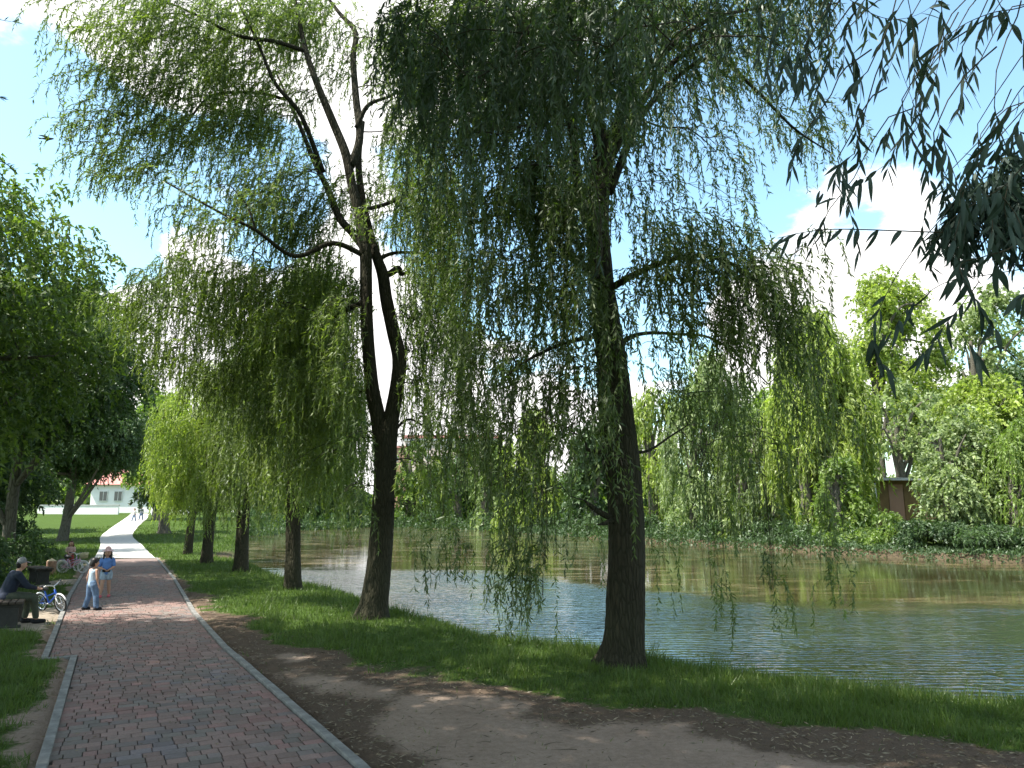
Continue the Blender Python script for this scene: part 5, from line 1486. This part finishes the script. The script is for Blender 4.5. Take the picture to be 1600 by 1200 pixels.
def V3(*a): return np.array(a, dtype=float)
def hand_caps(wrist, d, side, s=1.0, curl=.5):
    """palm, four unequal fingers, thumb from the side of the palm. d: forearm direction; side: towards the thumb"""
    d = unit(np.asarray(d, float)[None])[0]; side = np.asarray(side, float); side = unit((side - d * (side @ d))[None])[0]
    nrm = np.cross(d, side)
    c = [(wrist, .020 * s, wrist + d * .055 * s, .021 * s)]
    for i, L in enumerate((.052, .060, .056, .044)):
        o = side * (.021 - .014 * i) * s; k0 = wrist + d * .062 * s + o
        k1 = k0 + d * L * .55 * s + nrm * curl * .012 * s; k2 = k1 + d * L * .4 * s + nrm * curl * .028 * s
        c += [(k0, .0075 * s, k1, .007 * s), (k1, .007 * s, k2, .006 * s)]
    t0 = wrist + d * .018 * s + side * .020 * s; t1 = t0 + d * .026 * s + side * .022 * s; t2 = t1 + d * .024 * s + side * .006 * s + nrm * curl * .012 * s
    c += [(t0, .009 * s, t1, .008 * s), (t1, .008 * s, t2, .007 * s)]
    return c

def head_caps(hc, s, face=(0, 1, 0)):
    """skull, jaw, nose, ears; hc = centre of the head, s = head height / 0.22"""
    f = np.asarray(face, float); f = unit(f[None])[0]; r = np.cross(f, V3(0, 0, 1)); r = unit(r[None])[0]; u = np.cross(r, f)
    P = lambda a, b, c: hc + (r * a + f * b + u * c) * s
    return [(P(0, -.012, .028), .078 * s, P(0, .012, .015), .073 * s), (P(0, .025, -.045), .045 * s, P(0, .03, -.068), .033 * s), (P(-.02, .02, -.02), .058 * s, P(.02, .02, -.02), .058 * s),
            (P(0, .080, .012), .010 * s, P(0, .094, -.012), .013 * s), (P(.078, -.005, .0), .014 * s, P(.080, -.008, -.02), .011 * s), (P(-.078, -.005, .0), .014 * s, P(-.080, -.008, -.02), .011 * s)]
def face_parts(hc, s, face, parent):
    f = unit(np.asarray(face, float)[None])[0]; r = unit(np.cross(f, V3(0, 0, 1))[None])[0]; u = np.cross(r, f)
    P = lambda a, b, c: hc + (r * a + f * b + u * c) * s
    for sx in (-1, 1):
        solid('eye', [(P(.030 * sx, .071, .012), .009 * s, P(.034 * sx, .071, .012), .009 * s)], M['eye'], parent, .004, 1)
    solid('mouth', [(P(-.018, .073, -.042), .006 * s, P(.018, .073, -.042), .006 * s)], M['lip'], parent, .004, 1)

def standing(name, label, loc, rz, H, group=None, lead=.05, skin='skin', voxel=.0115, arms=None, legs_apart=.10, face=(0, 1, 0), thin=1.0):
    """H = standing height; returns (root, joint dictionary)"""
    root = empty('person', loc, rz, label, 'person', group)
    k = H / 1.25; hs = .205 / .22 * (0.93 + 0.07 * k)
    J = {}
    J['hip'] = V3(0, 0, .62 * k); J['chest'] = V3(0, .01, .90 * k); J['neck'] = V3(0, 0, 1.0 * k); J['head'] = V3(0, .015, 1.125 * k)
    for sx, nm in ((-1, 'l'), (1, 'r')):
        J['sh' + nm] = V3(sx * .125 * k, 0, .955 * k)
        J['el' + nm] = V3(sx * .17 * k, -.01, .76 * k); J['wr' + nm] = V3(sx * .185 * k, .03, .60 * k)
        J['th' + nm] = V3(sx * .065 * k, 0, .60 * k)
        J['kn' + nm] = V3(sx * (.06 + legs_apart * .35) * k, .02 + sx * lead * .5, .335 * k)
        J['an' + nm] = V3(sx * (.06 + legs_apart * .8) * k, sx * lead, .06 * k)
    if arms:
        for a, v in arms.items(): J[a] = V3(*v) * k
    J['k'] = k; J['hs'] = hs
    t = thin
    c = [(J['hip'], .085 * k * t, J['chest'], .088 * k * t), (J['chest'] + V3(-.05 * k, 0, .02), .06 * k * t, J['chest'] + V3(.05 * k, 0, .02), .06 * k * t), (J['hip'] + V3(-.04 * k, 0, 0), .075 * k * t, J['hip'] + V3(.04 * k, 0, 0), .075 * k * t),
         (J['chest'], .05 * k, J['neck'] + V3(0, 0, .03 * k), .033 * k)]
    for nm, sx in (('l', -1), ('r', 1)):
        c += [(J['neck'] - V3(0, 0, .03 * k), .035 * k, J['sh' + nm], .038 * k), (J['sh' + nm], .037 * k, J['el' + nm], .027 * k), (J['el' + nm], .028 * k, J['wr' + nm], .018 * k)]
        d = J['wr' + nm] - J['el' + nm]
        c += hand_caps(J['wr' + nm], d, V3(-sx * .3, 1, .2), .95 * k)
        c += [(J['th' + nm], .070 * k * t, J['kn' + nm], .045 * k), (J['kn' + nm], .045 * k, J['kn' + nm] * .55 + J['an' + nm] * .45 + V3(0, -.012, 0), .046 * k), (J['kn' + nm] * .5 + J['an' + nm] * .5, .043 * k, J['an' + nm], .026 * k),
              (J['an' + nm] - V3(0, .02, .02), .030 * k, J['an' + nm] + V3(0, .10 * k, -.038 * k), .022 * k)]
    c += head_caps(J['head'], hs, face)
    solid('body', c, M[skin], root, voxel)
    face_parts(J['head'], hs, face, root)
    return root, J

def top_caps(J, infl=.014, sleeves=0.0, hem=.0):
    k = J['k']
    c = [(J['hip'] + V3(0, 0, .02 * k - hem), .088 * k + infl, J['chest'], .090 * k + infl), (J['chest'] + V3(-.055 * k, 0, .02), .060 * k + infl, J['chest'] + V3(.055 * k, 0, .02), .060 * k + infl)]
    for nm in 'lr':
        c.append((J['neck'] - V3(0, 0, .05 * k), .036 * k + infl, J['sh' + nm] * (.88 if not sleeves else 1.0) + (V3(0, 0, .11 * k) if not sleeves else 0), .028 * k + infl * (1 if sleeves else .6)))
        if sleeves: c.append((J['sh' + nm], .038 * k + infl, J['sh' + nm] * (1 - sleeves) + J['el' + nm] * sleeves, .032 * k + infl))
    return c
def leg_caps(J, infl, f_kn=1.0, f_an=0.0):
    k = J['k']; c = [(J['hip'] + V3(-.04 * k, 0, .03 * k), .078 * k + infl, J['hip'] + V3(.04 * k, 0, .03 * k), .078 * k + infl)]
    for nm in 'lr':
        e = J['th' + nm] * (1 - f_kn) + J['kn' + nm] * f_kn
        c.append((J['th' + nm], .072 * k + infl, e, (.072 - .024 * f_kn) * k + infl))
        if f_an > 0: c.append((J['kn' + nm], .048 * k + infl, J['kn' + nm] * (1 - f_an) + J['an' + nm] * f_an, .040 * k + infl))
    return c
def shoe_caps(J, nm, infl=.008):
    k = J['k']; a = J['an' + nm]
    return [(a - V3(0, .025, .030 * k), .034 * k + infl, a + V3(0, .11 * k, -.036 * k), .028 * k + infl)]

# girl facing the camera
gl = on_plane(163, 933)
r_, J = standing('person', 'girl in a blue top, pale shorts and pinkish sun hat facing the boy', gl, R(180 + 22), 1.18, 'children standing on the path', arms={'elr': (.19, .02, .76), 'wrr': (.06, .13, .72), 'ell': (-.17, .0, .77), 'wrl': (-.07, .14, .70)}, lead=.07, legs_apart=.04, face=(.15, 1, -.15))
solid('shirt', top_caps(J, .016, .75), M['blue shirt'], r_)
solid('shorts', leg_caps(J, .016, .42), M['pale denim'], r_)
solid('belt_bag', [(J['hip'] + V3(-.06, .085, .05), .035, J['hip'] + V3(.06, .085, .05), .035)], M['black cloth'], r_)
hc = J['head']; s = J['hs']
solid('hair', [(hc + V3(0, -.02, .045), .082 * s, hc + V3(0, -.035, -.02), .080 * s), (hc + V3(-.075, -.01, .0), .03, hc + V3(-.085, .02, -.17), .022), (hc + V3(.075, -.01, 0), .03, hc + V3(.085, .02, -.17), .022), (hc + V3(0, -.06, 0), .07, hc + V3(0, -.06, -.16), .05)], M['hair_black'], r_)
solid('sun_hat', [(hc + V3(0, -.015, .085), .080 * s, hc + V3(0, -.015, .10), .074 * s)] + [(hc + V3(math.cos(a) * .06, math.sin(a) * .06 - .01, .066), .012, hc + V3(math.cos(a) * .135, math.sin(a) * .135 - .01, .045), .010) for a in np.linspace(0, 6.28, 22)], M['pink hat cloth'], r_)
for nm in 'lr': solid('sandal', shoe_caps(J, nm), M['sandal red'], r_)

# boy seen from behind, turned towards her
bl_ = on_plane(141, 953)
r_, J = standing('person', 'black haired boy in a sleeveless pale vest and blue jeans standing beside the kerb', bl_, R(-28), 1.08, 'children standing on the path', lead=.04, legs_apart=.12, face=(.5, 1, -.1), arms={'ell': (-.19, -.02, .77), 'wrl': (-.20, .01, .60)})
solid('vest', top_caps(J, .014, 0, .02), M['grey blue vest'], r_)
solid('jeans', leg_caps(J, .018, 1.0, .92), M['denim'], r_)
hc = J['head']; s = J['hs']
solid('hair', [(hc + V3(0, -.012, .045), .086 * s, hc + V3(-.005, -.03, .0), .082 * s), (hc + V3(0, .02, .06), .07 * s, hc + V3(0, -.05, -.03), .06 * s)], M['hair_black'], r_)
for nm in 'lr': solid('shoe', shoe_caps(J, nm, .012), M['black cloth'], r_)

# small child behind the bicycles
c3 = on_plane(108, 888.5); c3[2] = tz(c3[0], c3[1])
r_, J = standing('person', 'small child with reddish brown hair and a pale pink top standing behind the bicycles', c3, R(200), 1.0, None, voxel=.011, arms={'elr': (.18, .06, .78), 'wrr': (.10, .20, .76), 'ell': (-.18, .06, .78), 'wrl': (-.10, .20, .76)}, face=(0, 1, -.3))
solid('shirt', top_caps(J, .018, .8), M['pale pink top'], r_, .011)
solid('trousers', leg_caps(J, .014, 1, .9), M['red cloth'], r_, .011)
hc = J['head']
solid('hair', [(hc + V3(0, -.015, .045), .082 * J['hs'], hc + V3(0, -.03, -.02), .082 * J['hs']), (hc + V3(-.07, -.01, 0), .03, hc + V3(-.08, 0, -.12), .025), (hc + V3(.07, -.01, 0), .03, hc + V3(.08, 0, -.12), .025)], M['hair_brown'], r_, .011)
for nm in 'lr': solid('shoe', shoe_caps(J, nm), M['black cloth'], r_, .011)

# two walkers in the full sun up the walk
for (px, py, H, shirt, lb, rz) in ((209, 815, 1.22, 'cream shirt', 'distant walker in a pale top, shorter of two on the sunlit walk', 170), (220, 813, 1.3, 'grey shirt', 'distant walker in a grey top, taller of two on the sunlit walk', 190)):
    p = hit(px, py)
    r_, J = standing('person', lb, p, R(rz), H, 'walkers up the sunlit walk', voxel=.014, lead=.09)
    solid('shirt', top_caps(J, .018, .8), M[shirt], r_, .014); solid('trousers', leg_caps(J, .016, 1, .9), M['denim'], r_, .014)
    solid('hair', [(J['head'] + V3(0, -.015, .045), .082, J['head'] + V3(0, -.03, 0), .08)], M['hair_brown'], r_, .014)
    for nm in 'lr': solid('shoe', shoe_caps(J, nm), M['black cloth'], r_, .014)

# bench builder
M['bench_wood'] = plain('weathered bench wood', (0.055, 0.042, 0.032), 0.75, var=.3, sc=8, bump=.3)
M['bench_leg'] = plain('bench concrete', (0.045, 0.043, 0.04), 0.9, var=.2, sc=8, bump=.3)
def bench(loc, rz, label, L=1.5):
    b = empty('park_bench', loc, rz, label, 'bench', 'park benches by the path')
    for i in range(4):
        box('slat', (0, -.165 + .11 * i, .455), (L, .095, .045), M['bench_wood'], b, .006)
    for sx in (-1, 1):
        bm = bmesh.new()
        add_box(bm, (sx * (L / 2 - .22), 0, .20), (.13, .30, .46)); add_box(bm, (sx * (L / 2 - .22), 0, .40), (.16, .42, .062)); add_box(bm, (sx * (L / 2 - .22), 0, .01), (.18, .40, .08))
        bm_obj('leg', bm, M['bench_leg'], b, .01)
    return b
ang_path = math.atan2(U[1], U[0])
mb = on_plane(16, 976); mb[2] = tz(mb[0], mb[1])
bench(mb, ang_path, 'dark bench with a capped man sitting on its end')
b2 = on_plane(60, 911); b2[2] = tz(b2[0], b2[1])
bench(b2, ang_path + .25, 'empty dark bench between the seated man and the stump')

# man sitting, facing the path
ml = mb + V3(U[0], U[1], 0) * -.15 + V3(-.12, 0, 0)
root = empty('person', (ml[0], ml[1], ml[2]), ang_path - math.pi + .35, 'man in a grey cap and dark jacket sitting bent forward on a bench', 'person'); root.scale = (.92, .92, .92)
s_ = 1.0
hip = V3(0, -.02, .56); chest = V3(0, .12, .93); neck = V3(0, .17, 1.05); head = V3(0, .23, 1.18)
J = {'hip': hip, 'chest': chest}
c = [(hip, .125, chest, .125), (chest + V3(-.08, 0, .03), .085, chest + V3(.08, 0, .03), .085), (hip + V3(-.07, 0, 0), .11, hip + V3(.07, 0, 0), .11), (chest, .07, neck + V3(0, .02, .04), .05)]
jk = [(hip + V3(0, 0, .0), .145, chest, .145), (chest + V3(-.09, 0, .03), .10, chest + V3(.09, 0, .03), .10), (hip + V3(-.06, 0, .0), .13, hip + V3(.06, 0, .0), .13)]
tr_ = [(hip + V3(-.07, 0, -.02), .115, hip + V3(.07, 0, -.02), .115)]
for sx in (-1, 1):
    sh = V3(.19 * sx, .13, 1.0); el = V3(.24 * sx, .30, .76); wr = V3(.12 * sx, .50, .70)
    kn = V3(.13 * sx, .46, .53); an = V3(.13 * sx, .47 + .06 * sx, .09)
    c += [(neck - V3(0, 0, .03), .05, sh, .055), (sh, .052, el, .042), (el, .042, wr, .028)] + hand_caps(wr, wr - el, V3(-sx, .3, .3), 1.25)
    c += [(hip + V3(.08 * sx, 0, 0), .095, kn, .065), (kn, .062, an, .040), (an - V3(0, .03, .03), .045, an + V3(0, .16, -.055), .033)]
    jk += [(neck - V3(0, 0, .05), .065, sh, .07), (sh, .068, el, .058), (el, .058, wr * .85 + el * .15, .042)]
    tr_ += [(hip + V3(.08 * sx, 0, 0), .110, kn, .080), (kn, .078, an + V3(0, 0, .05), .060)]
c += head_caps(head, 1.03, (0, 1, -.25))
solid('body', c, M['skin'], root, .012); face_parts(head, 1.03, (0, 1, -.25), root)
solid('jacket', jk, M['navy jacket'], root, .014); solid('trousers', tr_, M['olive trousers'], root, .014)
solid('cap', [(head + V3(0, -.015, .06), .088, head + V3(0, -.01, .075), .084), (head + V3(-.04, .09, .045), .012, head + V3(-.03, .155, .025), .009), (head + V3(.04, .09, .045), .012, head + V3(.03, .155, .025), .009), (head + V3(0, .08, .05), .016, head + V3(0, .16, .028), .010)], M['grey cap cloth'], root, .009)
solid('hair', [(head + V3(0, -.05, .02), .068, head + V3(0, -.055, -.03), .055)], M['hair_black'], root, .010)
for sx in (-1, 1):
    an = V3(.13 * sx, .47 + .06 * sx, .09)
    solid('shoe', [(an - V3(0, .03, .035), .055, an + V3(0, .16, -.05), .042)], M['black cloth'], root, .012)

# sawn stump
sp_ = on_plane(78, 899); sp_[2] = tz(sp_[0], sp_[1])
st_ = empty('tree_stump', sp_, 0, 'pale topped sawn tree stump between the empty bench and the pink bicycle', 'stump')
M['cut_wood'] = plain('sawn wood', (0.55, 0.45, 0.31), .85, var=.15, sc=10)
M['stump_bark'] = plain('stump bark', (0.22, 0.13, 0.09), .95, var=.35, sc=14, bump=.6)
link('trunk', tubes_mesh('trunk', [([(0, 0, -.05), (0, 0, .1), (.01, 0, .25), (.01, .01, .43)], [.19, .155, .145, .15], dict(sides=20, rough=.09, seed=4, flare=.2))]), M['stump_bark'], st_)
link('cut_face', tubes_mesh('cut_face', [([(.01, .01, .42), (.01, .01, .455)], [.142, .135], dict(sides=20))]), M['cut_wood'], st_)

# ------------------------------------------------------------------ bicycles
M['tyre'] = plain('tyre rubber', (0.02, 0.02, 0.02), .8); M['rim'] = plain('rim metal', (0.62, 0.62, 0.64), .35, .8, var=.05)
M['pale_tyre'] = plain('pale tyre', (0.60, 0.55, 0.56), .7)
M['chrome'] = plain('chrome', (0.6, 0.6, 0.6), .25, .9, var=.03)
def paintm(n, c): M[n] = plain(n, c, .35, var=.05, spec=.5)
paintm('pink paint', (0.62, 0.32, 0.45)); paintm('lilac paint', (0.42, 0.30, 0.50)); paintm('blue paint', (0.02, 0.10, 0.50)); paintm('white paint', (0.72, 0.72, 0.74)); paintm('basket cane', (0.55, 0.48, 0.30)); paintm('black plastic', (0.02, 0.02, 0.022))
def ringpts(c, r, n=29): return [(c[0] + r * math.cos(a), c[1], c[2] + r * math.sin(a)) for a in np.linspace(0, 2 * math.pi, n)]
def bicycle(loc, rz, lean, label, paint, Rw=.22, wb=.78, tyre='tyre', basket=False, second=None, group='children\'s bicycles by the bench'):
    root = empty('bicycle', loc, rz, label, 'bicycle', group); root.rotation_euler = (lean, 0, rz)
    rear, front = V3(-wb / 2, 0, Rw), V3(wb / 2, 0, Rw)
    k = Rw / .22
    for c in (rear, front):
        w = empty('wheel', c, 0); w.parent = root
        for n_ in ('x',):
            link('tyre', tubes_mesh('tyre', [(ringpts((0, 0, 0), Rw - .016), [.017] * 29)], sides=8, cap=False), M[tyre], w)
            link('rim', tubes_mesh('rim', [(ringpts((0, 0, 0), Rw - .038), [.009] * 29)], sides=6, cap=False), M['rim'], w)
            sp = []
            for i in range(16):
                a = i * math.pi / 8; sp.append(([(0, .02 * (-1) ** i, 0), (math.cos(a) * (Rw - .04), 0, math.sin(a) * (Rw - .04))], [.0022, .0022]))
            sp.append(([(0, -.035, 0), (0, .035, 0)], [.016, .016]))
            link('spokes', tubes_mesh('spokes', sp, sides=4), M['rim'], w)
    bb_ = V3(-.06 * k, 0, Rw * .95); seat = V3(-.17 * k, 0, Rw * 2.35); head_ = V3(wb / 2 - .13 * k, 0, Rw * 2.45); headl = head_ + V3(.025, 0, -.11 * k)
    fr = [([bb_, seat], [.015, .015]), ([bb_, headl], [.018, .018]), ([seat * .55 + bb_ * .45, head_ * .3 + headl * .7 + V3(0, 0, .03)], [.014, .014]), ([head_ + V3(-.006, 0, .03), headl + V3(.004, 0, -.02)], [.02, .02])]
    for sy in (-.04, .04):
        fr += [([bb_ + V3(0, sy * .6, 0), rear + V3(0, sy, 0)], [.010, .008]), ([seat * .7 + bb_ * .3, rear + V3(0, sy, 0)], [.009, .008])]
    link('frame', tubes_mesh('frame', fr, sides=8), M[paint], root)
    fk = [([headl, headl + V3(.02, -.04, -.05)], [.012, .011]), ([headl, headl + V3(.02, .04, -.05)], [.012, .011])] + [([headl + V3(.02, sy, -.05), front + V3(0, sy, 0)], [.011, .009]) for sy in (-.04, .04)]
    link('fork', tubes_mesh('fork', fk, sides=8), M[second or paint], root)
    hb_ = head_ + V3(-.01, 0, .12 * k)
    h = link('handlebar', tubes_mesh('handlebar', [([head_, hb_], [.012, .012]), ([hb_ + V3(-.09, -.22, .05), hb_ + V3(0, -.10, .04), hb_, hb_ + V3(0, .10, .04), hb_ + V3(-.09, .22, .05)], [.011] * 5)], sides=8), M['chrome'], root)
    for sy in (-1, 1):
        link('grip', tubes_mesh('grip', [([hb_ + V3(-.06, sy * .19, .048), hb_ + V3(-.12, sy * .235, .052)], [.017, .017])], sides=8), M['black plastic'], h)
    link('saddle', tubes_mesh('saddle', [([seat + V3(-.12, 0, .055), seat + V3(-.06, 0, .06), seat + V3(.03, 0, .055), seat + V3(.12, 0, .045)], [.045, .07, .035, .016], dict(sides=10)), ([seat, seat + V3(0, 0, .05)], [.011, .011])]), M['black plastic'], root)
    cr = [(ringpts((bb_[0], .035, bb_[2]), .06, 21), [.006] * 21), ([bb_ + V3(0, -.05, 0), bb_ + V3(0, .05, 0)], [.014, .014]), ([bb_ + V3(0, .05, 0), bb_ + V3(.09, .055, -.06)], [.009, .008]), ([bb_ + V3(0, -.05, 0), bb_ + V3(-.09, -.055, .06)], [.009, .008])]
    cr += [([bb_ + V3(0, .035, .06), rear + V3(0, .035, .02)], [.004, .004]), ([bb_ + V3(0, .035, -.06), rear + V3(0, .035, -.02)], [.004, .004])]
    ck = link('crank', tubes_mesh('crank', cr, sides=6), M['chrome'], root)
    box('pedal', tuple(bb_ + V3(.09, .095, -.06)), (.07, .07, .02), M['black plastic'], ck); box('pedal', tuple(bb_ + V3(-.09, -.095, .06)), (.07, .07, .02), M['black plastic'], ck)
    for c, a0, a1 in ((rear, .5, 3.0), (front, .4, 2.6)):
        pts = [c + V3(math.cos(a) * (Rw + .02), 0, math.sin(a) * (Rw + .02)) for a in np.linspace(a0, a1, 14)]
        link('mudguard', tubes_mesh('mudguard', [(pts, [.016] * 14)], sides=6), M[second or paint], root)
    if basket:
        c = head_ + V3(.15, 0, .06); ch = []
        for z, w_ in ((0, .075), (.06, .085), (.12, .095), (.17, .10)):
            q = [c + V3(x, y, z - .05) for x, y in ((-w_, -w_), (w_, -w_), (w_, w_), (-w_, w_), (-w_, -w_))]
            for a, b in zip(q[:-1], q[1:]): ch.append(([a, b], [.008, .008]))
        for i in range(6):
            f = -1 + 2 * i / 5
            for s1 in (-1, 1):
                ch.append(([c + V3(f * .075, s1 * .075, -.05), c + V3(f * .10, s1 * .10, .12)], [.010, .010])); ch.append(([c + V3(s1 * .075, f * .075, -.05), c + V3(s1 * .10, f * .10, .12)], [.010, .010]))
                ch.append(([c + V3(f * .075, -.075, -.05), c + V3(f * .075, .075, -.05)], [.008, .008]))
        link('basket', tubes_mesh('basket', ch, sides=5), M['basket cane'], root)
    ksd = link('kickstand', tubes_mesh('kickstand', [([bb_ + V3(-.04, -.02, 0), bb_ + V3(-.10, -.13, -bb_[2] + .01)], [.007, .007])], sides=6), M['chrome'], root)
    return root
p = on_plane(113, 895.5); p[2] = tz(p[0], p[1]) + .0
bicycle(p, R(-4), R(5), 'pink child bicycle with a cream basket parked side on in the grass', 'pink paint', .205, .74, 'pale_tyre', True, 'white paint')
p = on_plane(107, 892); p[2] = tz(p[0], p[1])
bicycle(p, R(-14), R(-6), 'lilac child bicycle leaning just behind the pink one', 'lilac paint', .20, .72, 'pale_tyre')
p = on_plane(81, 955); p[2] = tz(p[0], p[1])
bicycle(p, R(-24), R(14), 'blue and white child bicycle tilted beside the seated man', 'blue paint', .185, .60, 'tyre', False, 'white paint')

# ------------------------------------------------------------------ bird against the sky
bp = at(75, 217, 22.0)
bird = empty('bird', bp, R(8), 'small dark bird gliding across the clear blue sky beside the tall willow', 'bird')
M['feather'] = plain('dark feather', (0.010, 0.010, 0.012), .9)
caps = [((-.13, 0, 0), .028, (.02, 0, .005), .046), ((.02, 0, .005), .044, (.11, 0, .012), .030), ((.12, 0, .016), .026, (.145, 0, .016), .022), ((.16, 0, .012), .009, (.185, 0, .008), .004), ((-.13, 0, 0), .026, (-.20, 0, 0), .014)]
solid('body', caps, M['feather'], bird, .006)
for sy in (-1, 1):
    ws_ = [(.06, 0, 0), (.075, .12, .035), (.03, .25, .03), (-.05, .36, -.005), (-.055, .20, .012), (-.06, .10, .02), (-.05, 0, 0)]
    V = [(x - y * .35, sy * (y * .55 + .03), z + dz) for x, y, z in ws_ for dz in (.006, -.006)]
    bm = bmesh.new(); vs = [bm.verts.new(v) for v in V]
    n = len(ws_)
    bm.faces.new([vs[2 * i] for i in range(n)]); bm.faces.new([vs[2 * i + 1] for i in range(n)][::-1])
    for i in range(n): j = (i + 1) % n; bm.faces.new([vs[2 * i], vs[2 * i + 1], vs[2 * j + 1], vs[2 * j]])
    bmesh.ops.recalc_face_normals(bm, faces=bm.faces[:])
    bm_obj('wing', bm, M['feather'], bird)
bm = bmesh.new(); vs = [bm.verts.new(v) for v in [(-.15, -.02, .004), (-.15, .02, .004), (-.27, .05, .004), (-.27, -.05, .004), (-.15, -.02, -.004), (-.15, .02, -.004), (-.27, .05, -.004), (-.27, -.05, -.004)]]
for f in [(0, 1, 2, 3), (7, 6, 5, 4), (0, 4, 5, 1), (1, 5, 6, 2), (2, 6, 7, 3), (3, 7, 4, 0)]: bm.faces.new([vs[i] for i in f])
bm_obj('tail', bm, M['feather'], bird)
